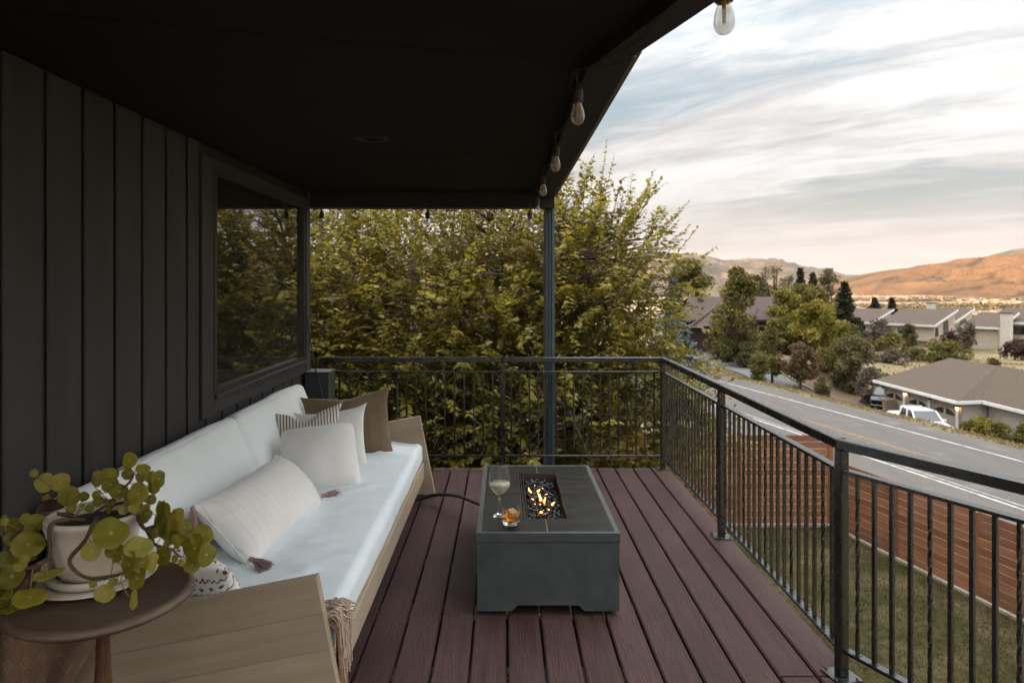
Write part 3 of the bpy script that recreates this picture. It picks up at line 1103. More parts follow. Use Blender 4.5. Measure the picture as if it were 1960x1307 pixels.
# ------------------------------------------------------------------ the deck
DECK_R, DECK_F = 1.335, 5.56
BP = 0.1475
post3 = Vector((1.285, 2.60))
RD = Vector((.44, -.90)).normalized()        # angled run of railing and deck edge
b = MB()
for y in (5.50, 4.9, 4.3, 3.7, 3.1, 2.5, 1.9, 1.3, .7, .1, -.5, -1.1):
    b.box((-.1, y, -.135), (2.84, .04, .19))
b.box((DECK_R - .05, 4.0, -.15), (.04, 2.9, .20))
for x, y in ((1.1, 5.3), (1.1, 2.4), (1.1, -.8), (-1.2, 5.3)):
    b.box((x, y, (YARD - .25) / 2), (.14, .14, -YARD - .25))
deck = tag(b.build('deck', M_joist), kind='structure')
edge_n = (-RD.y, RD.x)                       # inside of the angled edge
ed = edge_n[0] * (DECK_R + .0) + edge_n[1] * 2.58
for i in range(-7, 20):
    x1 = DECK_R - i * BP
    x0 = x1 - BP + .0118
    joint = {0: 2.60, 1: 2.60, 4: 1.0, 9: 3.9}.get(i)
    segs = [(-1.2, DECK_F)] if joint is None else [(-1.2, joint - .002), (joint + .002, DECK_F)]
    for ya, yb_ in segs:
        if i < 0:
            poly = clip_poly([(x0, ya), (x1, ya), (x1, 2.55), (x0, 2.55)], (-edge_n[0], -edge_n[1]), -ed)
            if len(poly) < 3:
                continue
        else:
            poly = [(x0, ya), (x1, ya), (x1, yb_), (x0, yb_)]
        if i in (0,):
            poly = [(x0, ya), (x1, ya), (x1, yb_), (x0, yb_)]
        bm = bmesh.new()
        cx, cy = sum(q[0] for q in poly) / len(poly), sum(q[1] for q in poly) / len(poly)
        vv = [bm.verts.new((q[0] - cx, q[1] - cy, -.028)) for q in poly]
        fc = bm.faces.new(vv)
        ex = bmesh.ops.extrude_face_region(bm, geom=[fc])
        bmesh.ops.translate(bm, vec=(0, 0, .028), verts=[g for g in ex['geom'] if isinstance(g, bmesh.types.BMVert)])
        bmesh.ops.recalc_face_normals(bm, faces=bm.faces)
        bmesh.ops.bevel(bm, geom=bm.edges[:], offset=.0045, segments=2, affect='EDGES')
        me = bpy.data.meshes.new('plank')
        bm.to_mesh(me)
        bm.free()
        me.materials.append(M_deck)
        link(bpy.data.objects.new('plank', me), deck, Matrix.Translation((cx, cy, -.0005 * (i % 3))))
b = MB()
for i in range(0, 20):
    for y in (4.9, 4.3, 3.7, 3.1, 2.5, 1.9):
        for dx in (.028, .111):
            b.lathe([(.0, .0012), (.0035, .0010), (.0040, .0002)], (DECK_R - i * BP - dx + random.uniform(-.004, .004), y + random.uniform(-.012, .012), 0), 6)
tag(b.build('deck_screws', M_rubber, deck), kind='stuff')

# ------------------------------------------------------------------ railing
rail = thing('deck_railing', 'black iron deck railing with thin balusters round the deck edge', 'railing', (1.285, 5.53, 0))
TOPZ, MIDZ, BOTZ = .905, .792, .100
_bal = {}


def baluster(twisted):
    if twisted in _bal:
        return _bal[twisted]
    q_ = MB()
    h = MIDZ - BOTZ - .02
    if twisted:
        m_ = 34
        pts, rr = [], []
        for k in range(m_ + 1):
            pts.append((0, 0, h * k / m_))
        sec = []
        n_ = 4
        vs_, fs_ = [], []
        for k in range(m_ + 1):
            f = k / m_
            tw = 0 if f < .12 else (min(f, .88) - .12) / .76 * math.pi * 4
            for c_ in range(4):
                a = math.pi / 4 + c_ * math.pi / 2 + tw
                vs_.append((.0079 * math.cos(a), .0079 * math.sin(a), h * f))
        fs_ = [(k * 4 + c_, k * 4 + (c_ + 1) % 4, (k + 1) * 4 + (c_ + 1) % 4, (k + 1) * 4 + c_) for k in range(m_) for c_ in range(4)]
        q_.add(vs_, fs_)
    else:
        q_.box((0, 0, h / 2), (.0130, .0130, h))
    q_.box((0, 0, .004), (.024, .024, .008))
    _bal[twisted] = q_.mesh('baluster', M_iron)
    return _bal[twisted]


def run(a, c_, n_bal, tw, ends=(.0, .0)):
    a, c_ = Vector((a[0], a[1], 0)), Vector((c_[0], c_[1], 0))
    d = (c_ - a)
    Lg = d.length
    d.normalize()
    ang = math.atan2(d.y, d.x)
    mid = (a + c_) / 2
    box('top_rail', (Lg + .018, .046, .040), (mid.x, mid.y, TOPZ - .020), M_iron, rail, ang, .004)
    box('middle_rail', (Lg - .036, .036, .014), (mid.x, mid.y, MIDZ - .007), M_iron, rail, ang, .002)
    box('bottom_rail', (Lg - .036, .036, .014), (mid.x, mid.y, BOTZ + .007), M_iron, rail, ang, .002)
    for k in range(n_bal):
        p_ = a + d * (Lg * (k + 1) / (n_bal + 1))
        o_ = bpy.data.objects.new('baluster', baluster((k + tw) % 4 == 0))
        link(o_, rail, Matrix.Translation((p_.x, p_.y, BOTZ + .0075)) @ Matrix.Rotation(ang, 4, 'Z'))


def rpost(x, y, ang=0.0, plate=True):
    box('post', (.038, .038, TOPZ - .048), (x, y, (TOPZ - .048) / 2 + .007), M_iron, rail, ang, .003)
    if plate:
        pl = box('base_plate', (.105, .105, .007), (x, y, .0042), M_iron, rail, ang, .001)
        for sx in (-1, 1):
            for sy in (-1, 1):
                q_ = MB()
                q_.lathe([(.0, .008), (.0055, .007), (.007, .0)], (x + .04 * sx, y + .04 * sy, .0078), 6)
                q_.build('bolt', M_iron, pl)


RX, RY = 1.285, 5.53
rpost(-1.49, RY, 0, False)
rpost(-.013, RY)
rpost(RX, RY)
rpost(RX, 4.04)
rpost(post3.x, post3.y, R(13))
rpost(post3.x + RD.x * 1.55, post3.y + RD.y * 1.55, R(26))
run((-1.49, RY), (-.013, RY), 18, 9)
run((-.013, RY), (RX, RY), 17, 9)
run((RX, RY), (RX, 4.04), 18, 3)
run((RX, 4.04), (RX, post3.y), 18, 0)
pe = (post3.x + RD.x * 1.55, post3.y + RD.y * 1.55)
run((post3.x, post3.y), pe, 22, 0)
run(pe, (pe[0], -1.0), 20, 0)

# fluted porch post behind the railing
px, py = .372, 5.65
b = MB()
n = 48
ring = []
for k in range(n):
    a = 2 * math.pi * k / n
    hw = .044
    cx_, cy_ = math.cos(a), math.sin(a)
    sc_ = hw / max(abs(cx_), abs(cy_))
    sc_ = min(sc_, hw * 1.22)
    fl = -.0035 if (k % 4) in (1, 2) else 0
    ring.append(((sc_ + fl) * cx_, (sc_ + fl) * cy_))
zs = [YARD, ROOFZ + .05]
b.add([(px + x, py + y, z) for z in zs for x, y in ring], [(k, (k + 1) % n, n + (k + 1) % n, n + k) for k in range(n)])
pst = b.build('porch_post', M_post)
tag(pst, 'slate blue fluted metal post rising behind the railing to the roof corner', 'post')

# slate box and cable in the far corner by the wall
b = MB()
cabo = thing('corner_cabinet', 'narrow slate grey cabinet standing in the corner between wall and railing', 'cabinet', (-1.43, 5.34, 0))
box('body', (.185, .20, .800), (-1.437, 5.33, .405), M_slate, cabo, None, .004)
box('lid', (.195, .21, .016), (-1.437, 5.33, .8145), M_slate, cabo, None, .004)
b = MB()
cp = [P(588, 600, 5.34), P(592, 640, 5.30), P(598, 672, 5.22), P(600, 690, 5.2), P(606, 715, 5.18), P(613, 742, 5.16), P(618, 765, 5.15)]
b.tube(spline(cp, 5), .0055, 6)
b.tube([cp[3] + Vector((-.008, -.002, .02)), cp[3] + Vector((.004, -.006, 0)), cp[3] + Vector((.0, .002, -.02))], [.004, .009, .004], 6)
tag(b.build('cable', M_socket), 'thin grey cable hanging down the house corner behind the sofa', 'cable')

# ------------------------------------------------------------------ string lights
sl = thing('string_lights', 'string of unlit clear bulbs on a black cord along the roof edge', 'string lights', (.25, 5.4, ROOFZ - .03))
bulbs = [P(1386, 26, 1.49), P(1105.5, 212, 2.24), P(1063.5, 310, 3.25), P(1039.5, 361, 4.2), P(1028.5, 400, 4.95), P(1014.5, 425, 5.38), P(818.5, 424, 5.40), P(615.5, 424, 5.36)]
hook = []
BR = .0225
bulb_me = sock_me = None
for i, c_ in enumerate(bulbs):
    q_ = MB()
    q_.lathe([(.0, .088), (.010, .087), (.0105, .072), (.0165, .070), (.0185, .062), (.0178, .034), (.0195, .032), (.0195, .026), (.0, .026)], (0, 0, 0), 18)
    q_.tube([(0, 0, .085), (.006, .004, .105), (.002, .006, .125), (-.002, .0, .135)], [.004, .0035, .0035, .003], 6)
    if sock_me is None:
        sock_me = q_.mesh('socket', M_socket)
    so = link(bpy.data.objects.new('socket', sock_me), sl, Matrix.Translation(c_) @ Matrix.Rotation(i * 1.3, 4, 'Z') @ Matrix.Rotation(random.uniform(-.06, .06), 4, 'X'))
    if bulb_me is None:
        q_ = MB()
        prof = [(.0130, .030), (.0140, .020), (.0190, .004), (.0222, -.012), (.0225, -.022), (.0205, -.033), (.0150, -.042), (.007, -.0465), (.0, -.0475)]
        q_.lathe(prof, (0, 0, 0), 22)
        bulb_me = q_.mesh('bulb', M_bulb)
        q_ = MB()
        for a in range(4):
            q_.tube([(.004 * math.cos(a * 1.57), .004 * math.sin(a * 1.57), .02), (.003 * math.cos(a * 1.57), .003 * math.sin(a * 1.57), -.022)], .0009, 4)
        q_.lathe([(.0, .028), (.006, .026), (.004, .012), (.0, .010)], (0, 0, 0), 8)
        fil_me = q_.mesh('filament', M_fil)
    link(bpy.data.objects.new('bulb', bulb_me), sl, W[so])
    link(bpy.data.objects.new('filament', fil_me), sl, W[so])
    top = c_ + Vector((0, 0, .135))
    hook.append(top)
hz_ = ROOFZ - .045
path = [Vector((.72, .75, hz_))]
for i, h in enumerate(hook):
    path += [h + Vector((0, .03, .0)) if i < 6 else h + Vector((-.02, 0, 0)), h]
    if i + 1 < len(hook):
        nx_ = hook[i + 1]
        m_ = (h + nx_) / 2
        up = Vector((m_.x + (.03 if i < 4 else 0), m_.y, min(hz_, ROOFZ - .05)))
        path += [h * .8 + nx_ * .2 + Vector((.0, 0, .02)), up]
b = MB()
b.tube(spline(path, 6), .0032, 6)
b.build('cord', M_socket, sl)

# ------------------------------------------------------------------ cedar fences round the lawn
fa = thing('fence', 'taller horizontal board cedar fence across the end of the lawn', 'fence', (6.65, 13.9, YARD))
PL = 1.83
for pn in range(4):
    x1 = FC.x - .06 - pn * PL
    x0 = x1 - PL + .09
    for k in range(13):
        zc = YARD + .07 + .14 * k + .07
        box('board', (x1 - x0, .020, .128), ((x0 + x1) / 2, 13.9 + random.uniform(-.003, .003), zc), M_cedar, fa, None, .003)
    box('post', (.09, .09, 1.93), (x0 - .045, 13.93, YARD + .965), M_cpost, fa, None, .004)
box('post', (.10, .10, 1.95), (FC.x + .0, 13.93, YARD + .975), M_cpost, fa, None, .004)
box('kick_board', (7.0, .05, .09), (FC.x - 3.6, 13.86, YARD + .05), M_conc, fa, None, .004)
fb = thing('fence', 'lower horizontal board cedar fence running beside the road slope', 'fence', (6.9, 13.2, YARD))
ang = math.atan2(FD.y, FD.x)
s0 = .12
for pn in range(7):
    Lp = 1.60
    a = FC + FD * s0
    c_ = FC + FD * (s0 + Lp - .10)
    mid = (a + c_) / 2
    for k in range(10):
        box('board', (Lp - .10, .020, .126), (mid.x, mid.y, YARD + .06 + .1345 * k + .067), M_cedar, fb, ang + random.uniform(-.0015, .0015), .003)
    e = FC + FD * (s0 + Lp - .05)
    if pn % 2 == 0:
        box('post', (.102, .085, 1.42), (e.x - .03, e.y - .0, YARD + .71), M_cpost, fb, ang, .004)
    else:
        box('post', (.102, .060, 1.38), (e.x + .03, e.y, YARD + .69), M_cpost, fb, ang, .004)
    s0 += Lp
mid = FC + FD * 6.0
box('kick_board', (12, .07, .07), (mid.x - .05, mid.y, YARD + .045), M_conc, fb, ang, .004)

# ------------------------------------------------------------------ fire table with its drinks
TX0, TX1, TY0, TY1, TZ = -.125, .522, 3.07, 4.225, .374
ft = thing('fire_table', 'dark grey rectangular gas fire table with stone tile top on the deck', 'fire table', ((TX0 + TX1) / 2, (TY0 + TY1) / 2, 0))
RIM = .040
for (yc, th) in ((TY0 + .004, .012), (TY1 - .016, .012)):
    wdt = TX1 - TX0
    prof = [(TX0 + .003, .022), (TX0 + .16, .022), (TX0 + .185, .048), (TX1 - .185, .048), (TX1 - .16, .022), (TX1 - .003, .022), (TX1 - .003, TZ - RIM - .003), (TX0 + .003, TZ - RIM - .003)]
    b = MB()
    b.prism([(x, yc, z) for x, z in prof], (0, th, 0))
    b.build('end_panel', M_table, ft)
for xc in (TX0 + .003, TX1 - .015):
    prof = [(TY0 + .017, .022), (TY0 + .16, .022), (TY0 + .185, .048), (TY1 - .185, .048), (TY1 - .16, .022), (TY1 - .017, .022), (TY1 - .017, TZ - RIM - .003), (TY0 + .017, TZ - RIM - .003)]
    b = MB()
    b.prism([(xc, y, z) for y, z in prof], (.012, 0, 0))
    b.build('side_panel', M_table, ft)
for sx in (TX0 + .05, TX1 - .05):
    for sy in (TY0 + .05, TY1 - .05):
        b = MB()
        b.lathe([(.0, .022), (.022, .022), (.022, .006), (.016, .001), (.0, .001)], (sx, sy, 0), 14)
        b.build('foot', M_rubber, ft)
FWd = .020
b = MB()
for (xa, xb, ya, yb_) in ((TX0, TX1, TY0, TY0 + FWd), (TX0, TX1, TY1 - FWd, TY1), (TX0, TX0 + FWd, TY0 + FWd, TY1 - FWd), (TX1 - FWd, TX1, TY0 + FWd, TY1 - FWd)):
    b.box(((xa + xb) / 2, (ya + yb_) / 2, TZ - RIM / 2), (xb - xa, yb_ - ya, RIM))
b.build('top_frame', M_table, ft)
BX0, BX1, BY0, BY1 = .085, .306, 3.268, 4.058
b = MB()
for (xa, xb, ya, yb_) in ((TX0 + FWd, TX1 - FWd, TY0 + FWd, BY0), (TX0 + FWd, TX1 - FWd, BY1, TY1 - FWd), (TX0 + FWd, BX0, BY0, BY1), (BX1, TX1 - FWd, BY0, BY1)):
    b.box(((xa + xb) / 2, (ya + yb_) / 2, TZ - .0125), (xb - xa, yb_ - ya, .018))
b.build('tile_bed', M_grout, ft)
cxm, cym, g = .198, (TY0 + TY1) / 2, .0022
for sx in (0, 1):
    for sy in (0, 1):
        xo = TX0 + FWd + .003 if sx == 0 else TX1 - FWd - .003
        xi = cxm - g if sx == 0 else cxm + g
        yo = TY0 + FWd + .003 if sy == 0 else TY1 - FWd - .003
        yi = cym - g if sy == 0 else cym + g
        bxe = BX0 if sx == 0 else BX1
        bye = BY0 if sy == 0 else BY1
        poly = [(xo, yo), (xi, yo), (xi, bye), (bxe, bye), (bxe, yi), (xo, yi)]
        if (sx + sy) % 2:
            poly = poly[::-1]
        bm = bmesh.new()
        fc = bm.faces.new([bm.verts.new((x, y, TZ - .010)) for x, y in poly])
        ex = bmesh.ops.extrude_face_region(bm, geom=[fc])
        bmesh.ops.translate(bm, vec=(0, 0, .0085), verts=[q for q in ex['geom'] if isinstance(q, bmesh.types.BMVert)])
        bmesh.ops.recalc_face_normals(bm, faces=bm.faces)
        bmesh.ops.bevel(bm, geom=bm.edges[:], offset=.0012, segments=1, affect='EDGES')
        me = bpy.data.meshes.new('tile')
        bm.to_mesh(me)
        bm.free()
        me.materials.append(M_tile)
        link(bpy.data.objects.new('tile', me), ft)
b = MB()
tz = TZ - .075
for (x, yy, sx, sy) in ((BX0 + .001, (BY0 + BY1) / 2, .003, BY1 - BY0), (BX1 - .001, (BY0 + BY1) / 2, .003, BY1 - BY0), ((BX0 + BX1) / 2, BY0 + .001, BX1 - BX0 - .006, .003), ((BX0 + BX1) / 2, BY1 - .001, BX1 - BX0 - .006, .003)):
    b.box((x, yy, TZ - .041), (sx, sy, .076))
b.box(((BX0 + BX1) / 2, (BY0 + BY1) / 2, TZ - .082), (BX1 - BX0 + .02, BY1 - BY0 + .02, .006))
for s_ in (BX0 + .012, BX0 + .026):
    b.box((s_, (BY0 + BY1) / 2, TZ - .030), (.003, BY1 - BY0 - .01, .044))
b.build('burner_tray', M_tray, ft)
b = MB()
for k in range(950):
    x, y = random.uniform(BX0 + .036, BX1 - .014), random.uniform(BY0 + .008, BY1 - .012)
    hump = .018 * math.sin((x - BX0) / (BX1 - BX0) * math.pi)
    c_ = Vector((x, y, TZ - .062 + hump + random.uniform(0, .010)))
    r_ = random.uniform(.007, .0155)
    A = Matrix.Rotation(random.uniform(0, 6.3), 3, 'Z') @ Matrix.Rotation(random.uniform(0, 3), 3, 'X')
    pts = [c_ + A @ Vector((sx * r_ * random.uniform(.7, 1.2), sy * r_ * random.uniform(.5, 1), sz * r_ * random.uniform(.4, .9)))
           for sx, sy, sz in ((1, 0, 0), (-1, 0, 0), (0, 1, 0), (0, -1, 0), (0, 0, 1), (0, 0, -1))]
    b.add(pts, [(0, 2, 4), (2, 1, 4), (1, 3, 4), (3, 0, 4), (2, 0, 5), (1, 2, 5), (3, 1, 5), (0, 3, 5)])
tag(b.build('fire_glass', M_fglass, ft), 'glossy black crushed fire glass', kind='stuff')

# flames
m, t, p, o = nodes('gas_flame')
t.nodes.remove(p)
tcn = t.nodes.new('ShaderNodeTexCoord')
sp = t.nodes.new('ShaderNodeSeparateXYZ')
t.links.new(tcn.outputs['Generated'], sp.inputs[0])
c = tramp(t, sp.outputs[2], [(0.0, (1.0, 0.22, 0.03)), (0.35, (1.0, 0.30, 0.05)), (0.7, (1.0, 0.44, 0.12)), (1.0, (1.0, 0.33, 0.06))])
em = t.nodes.new('ShaderNodeEmission')
t.links.new(c, em.inputs[0])
em.inputs[1].default_value = 2.0
tr = t.nodes.new('ShaderNodeBsdfTransparent')
lw = t.nodes.new('ShaderNodeLayerWeight')
lw.inputs[0].default_value = 0.35
nz = tnoise(t, coords(t, (1, 1, .35)), 70, 3)
mxv = t.nodes.new('ShaderNodeMath')
mxv.operation = 'MULTIPLY_ADD'
t.links.new(nz, mxv.inputs[0])
mxv.inputs[1].default_value = .9
t.links.new(lw.outputs['Facing'], mxv.inputs[2])
fz = trange(t, mxv.outputs[0], .45, 1.25, .08, 1.0)
mx = t.nodes.new('ShaderNodeMixShader')
t.links.new(fz, mx.inputs[0])
t.links.new(em.outputs[0], mx.inputs[1])
t.links.new(tr.outputs[0], mx.inputs[2])
t.links.new(mx.outputs[0], o.inputs[0])
M_flame = m
# (photo column, row of the flame's foot, height, width, lean in x)
for (u, v, h, wd_, lean) in ((1023, 917, .036, .010, -.006), (1034, 914, .034, .008, .0), (1018, 920, .016, .008, .0), (1035, 938, .030, .022, .012), (1017, 944, .055, .016, -.020), (1028, 944, .042, .026, .012),
                             (1036, 962, .080, .020, -.016), (1041, 966, .062, .016, .006), (1024, 957, .024, .014, -.016), (1032, 970, .034, .012, .006), (1056, 967, .036, .018, .014), (1036, 979, .022, .020, .008), (1041, 985, .020, .010, .006),
                             (1030, 950, .03, .012, .01), (1026, 931, .022, .012, -.006), (1044, 948, .024, .014, .008), (1046, 956, .030, .012, -.008), (1022, 966, .020, .012, .006), (1051, 976, .022, .014, -.006)):
    d = (EYE - TZ + .045) * F / (v - CY)
    c_ = P(u, v, d)
    b = MB()
    pts, rr = [], []
    ph = random.uniform(0, 6)
    for k in range(11):
        f = k / 10
        pts.append((lean * f ** 1.5 + .0035 * math.sin(ph + f * 5) * f, .003 * math.cos(ph * 2 + f * 4) * f, h * .78 * f - .008))
        rr.append(max(.0003, wd_ * .58 * (math.sin(min(1, f * 2.2 + .35) * math.pi / 2)) * (1 - f) ** .75))
    b.tube(pts, rr, 9)
    b.build('flame', M_flame, ft, Matrix.Translation(c_) @ Matrix.Diagonal((1, .7, 1, 1)))

# glassware
M_clear = glass_mat('drinking_glass', (0.98, 0.985, 0.98), 0.75)
m, t, p, o = nodes('solid_glass')
p.inputs['Base Color'].default_value = (0.96, 0.97, 0.96, 1)
p.inputs['Roughness'].default_value = 0.02
p.inputs['Transmission Weight'].default_value = 1.0
p.inputs['IOR'].default_value = 1.48
M_solid = m


def liquid(name, col, alpha_mix, rough=0.05):
    m, t, p, o = nodes(name)
    p.inputs['Base Color'].default_value = (*col, 1)
    p.inputs['Roughness'].default_value = rough
    p.inputs['Transmission Weight'].default_value = alpha_mix
    p.inputs['IOR'].default_value = 1.34
    n_ = tnoise(t, coords(t), 25, 4)
    t.links.new(tramp(t, n_, [(.3, col), (.7, tuple(min(1, q * 1.12) for q in col))]), p.inputs['Base Color'])
    return m


M_wine = liquid('cloudy_white_wine', (0.66, 0.60, 0.50), 0.45)
M_whisky = liquid('amber_whisky', (0.86, 0.42, 0.09), 0.92)
M_ice = liquid('ice', (0.90, 0.70, 0.30), 0.75, 0.15)
gz = TZ - .0013
gp = P(956, 986, (EYE - TZ) * F / (986 - CY))
wg = thing('wine_glass', 'tall stemmed wine glass with cloudy pale drink on the fire table', 'wine glass', (gp.x, gp.y, gz))
bowl = [(.0045, .098), (.014, .103), (.030, .114), (.044, .130), (.0515, .150), (.0530, .166), (.0505, .190), (.0460, .215), (.0405, .240), (.0385, .248)]
b = MB()
b.lathe(bowl + [(.0378, .2485)], (gp.x, gp.y, gz), 40)
b.build('bowl', M_clear, wg)
b = MB()
b.lathe([(.0, .0005), (.036, .0005), (.0365, .0022), (.020, .0055), (.009, .011), (.0052, .024), (.0042, .055), (.0044, .085), (.006, .098), (.0, .1005)], (gp.x, gp.y, gz), 32)
b.build('stem', M_solid, wg)
b = MB()
lq = [(.0, .1025)] + [(r - .0016, z) for r, z in bowl if z > .1 and z < .16] + [(.0510, .160), (.0, .160)]
b.lathe(lq, (gp.x, gp.y, gz), 36)
b.build('wine', M_wine, wg)
tp = P(978, 1002, (EYE - TZ) * F / (1002 - CY))
tg = thing('whisky_tumbler', 'short tumbler of amber whisky with ice on the fire table', 'tumbler', (tp.x, tp.y, gz))
b = MB()
b.lathe([(.0, .0006), (.0375, .0006), (.0405, .004), (.0420, .030), (.0435, .088), (.0428, .0892)], (tp.x, tp.y, gz), 40)
b.build('glass_wall', M_clear, tg)
b = MB()
b.lathe([(.0, .0012), (.0370, .0012), (.0395, .005), (.0395, .0175), (.034, .0205), (.0, .0185)], (tp.x, tp.y, gz), 32)
b.build('thick_base', M_solid, tg)
b = MB()
b.lathe([(.0, .021), (.0345, .0225), (.0398, .030), (.0408, .060), (.0, .060)], (tp.x, tp.y, gz), 36)
b.build('whisky', M_whisky, tg)
box('ice_cube', (.042, .042, .042), (tp.x + .004, tp.y - .002, gz + .047), M_ice, tg, Matrix.Rotation(.5, 4, 'Z') @ Matrix.Rotation(.25, 4, 'X'), .006)

# gas hose from the fire table to the sofa
b = MB()
b.tube(spline([(TX0 + .01, 4.15, .14), (-.20, 4.28, .135), (-.32, 4.46, .115), (-.46, 4.62, .07), (-.60, 4.64, .03), (-.80, 4.55, .022), (-1.0, 4.5, .022)], 8), .0115, 8)
tag(b.build('gas_hose', M_rubber), 'black rubber gas hose curving from fire table to under sofa', 'hose')

# ------------------------------------------------------------------ sofa
SY0, SY1 = 2.17, 4.87
sofa = thing('sofa', 'long pale wooden outdoor sofa with white seat and back cushions against wall', 'sofa', (-1.0, 3.5, 0))
TILT = R(11)


def arm(y0, y1):
    cz, cx_ = .560, -.598
    ex = Vector((math.cos(TILT), math.sin(TILT)))
    ez = Vector((-math.sin(TILT), math.cos(TILT)))
    top = Vector((cx_, cz))
    for k in range(6):
        a, c_ = top - ez * (.116 * k + .0004), top - ez * (.116 * (k + 1) - .0004)
        poly = [tuple(c_ - ex * .98), tuple(c_), tuple(a), tuple(a - ex * .98)]
        poly = clip_poly(poly, (0, 1), .004)
        poly = clip_poly(poly, (1, 0), -1.52)
        if len(poly) < 3:
            continue
        mx_ = sum(q[0] for q in poly) / len(poly)
        mz_ = sum(q[1] for q in poly) / len(poly)
        bm = bmesh.new()
        A = Matrix.Rotation(-TILT, 2)
        loc = [A @ Vector((q[0] - mx_, q[1] - mz_)) for q in poly]
        fc = bm.faces.new([bm.verts.new((q.x, y0, q.y)) for q in loc])
        ex_ = bmesh.ops.extrude_face_region(bm, geom=[fc])
        bmesh.ops.translate(bm, vec=(0, y1 - y0, 0), verts=[q for q in ex_['geom'] if isinstance(q, bmesh.types.BMVert)])
        bmesh.ops.recalc_face_normals(bm, faces=bm.faces)
        bmesh.ops.bevel(bm, geom=bm.edges[:], offset=.0012, segments=1, affect='EDGES')
        me = bpy.data.meshes.new('arm_plank')
        bm.to_mesh(me)
        bm.free()
        me.materials.append(M_pine)
        link(bpy.data.objects.new('arm_plank', me), sofa, Matrix.Translation((mx_, 0, mz_)) @ Matrix.Rotation(-TILT, 4, 'Y'))


arm(SY0 - .0, SY0 + .038)
arm(SY1 - .038, SY1)
box('front_rail', (.036, SY1 - SY0 - .080, .115), (-.585, (SY0 + SY1) / 2, .178), M_pine_y, sofa, None, .003)
box('back_rail', (.036, SY1 - SY0 - .080, .50), (-1.50, (SY0 + SY1) / 2, .34), M_pine_y, sofa, None, .003)
box('seat_board', (.86, SY1 - SY0 - .080, .02), (-1.04, (SY0 + SY1) / 2, .215), M_pine_y, sofa, None, .002)
for y in (SY0 + .5, SY1 - .5, (SY0 + SY1) / 2):
    box('leg', (.05, .05, .116), (-.72, y, .060), M_pine_y, sofa, None, .003)


def soft_box(name, c_, size, r, mm, parent, amp=.006, fs=3.0, seed=0.0, rot=None, res=.03, crown=0.0, wr=None):
    """Rounded, slightly crumpled cushion."""
    hx, hy, hz2 = [q / 2 for q in size]
    q_ = MB()
    idx = {}

    def pt(x, y, z):
        key = (round(x, 5), round(y, 5), round(z, 5))
        if key in idx:
            return idx[key]
        p_ = Vector((x * hx, y * hy, z * hz2))
        i_ = Vector((max(-hx + r, min(hx - r, p_.x)), max(-hy + r, min(hy - r, p_.y)), max(-hz2 + r, min(hz2 - r, p_.z))))
        d_ = p_ - i_
        nrm = d_.normalized() if d_.length > 1e-9 else Vector((0, 0, 1))
        s_ = i_ + nrm * min(r, d_.length if d_.length < r else r)
        out_ = Vector((x if abs(x) == 1 else 0, y if abs(y) == 1 else 0, z if abs(z) == 1 else 0)).normalized()
        w_ = noise.noise(Vector((s_.x * fs + seed, s_.y * fs, s_.z * fs))) * amp
        w_ += noise.noise(Vector((s_.x * fs * 3 + seed, s_.y * fs * 3, s_.z * fs * 3 + 4))) * amp * .35
        if crown:
            w_ += crown * (1 - x * x) * (1 - y * y) if abs(z) == 1 else crown * (1 - z * z) * (1 - min(1, x * x if abs(y) == 1 else y * y))
        if wr:
            w_ += wr(s_)
        s_ = s_ + out_ * w_
        idx[key] = len(q_.v)
        q_.v.append(tuple(s_))
        return idx[key]

    def lin(h):
        n_ = max(4, int(2 * h / res))
        g_ = [-1 + 2 * k / n_ for k in range(n_ + 1)]
        e_ = r / h
        ext = [-1 + e_ * f for f in (.12, .3, .55, .8, 1.0)]
        g_ = sorted(set([round(x, 5) for x in g_ if abs(x) <= 1 - e_] + [round(x, 5) for x in ext] + [round(-x, 5) for x in ext] + [-1.0, 1.0]))
        return g_
    gx_, gy_, gz_ = lin(hx), lin(hy), lin(hz2)

    def face(A, B, f, flip):
        for i in range(len(A) - 1):
            for j in range(len(B) - 1):
                v_ = [pt(*f(A[i], B[j])), pt(*f(A[i + 1], B[j])), pt(*f(A[i + 1], B[j + 1])), pt(*f(A[i], B[j + 1]))]
                q_.f.append(tuple(v_[::-1] if flip else v_))
                q_.sm.append(True)
    face(gx_, gy_, lambda a, c: (a, c, 1.0), False)
    face(gx_, gy_, lambda a, c: (a, c, -1.0), True)
    face(gx_, gz_, lambda a, c: (a, -1.0, c), False)
    face(gx_, gz_, lambda a, c: (a, 1.0, c), True)
    face(gy_, gz_, lambda a, c: (1.0, a, c), False)
    face(gy_, gz_, lambda a, c: (-1.0, a, c), True)
    M = Matrix.Translation(Vector(c_))
    if rot is not None:
        M = M @ rot
    return q_.build(name, mm, parent, M)


def seat_wrinkle(s):
    if s.z < .02:
        return 0
    f = noise.noise(Vector((s.x * 2.0 + 1.5 * s.y, s.y * 5.5 - s.x * 2.5, 1.3)))
    f2 = noise.noise(Vector((s.x * 3 + 4.0 * s.y, s.y * 11 - s.x * 5, 7.3)))
    e = max(0, 1 - abs(f) * 5) ** 2
    e2 = max(0, 1 - abs(f2) * 6) ** 2
    ed = max(0, min(1, (.40 - abs(s.x)) * 12))
    return (.015 * e + .007 * e2 - .003) * ed


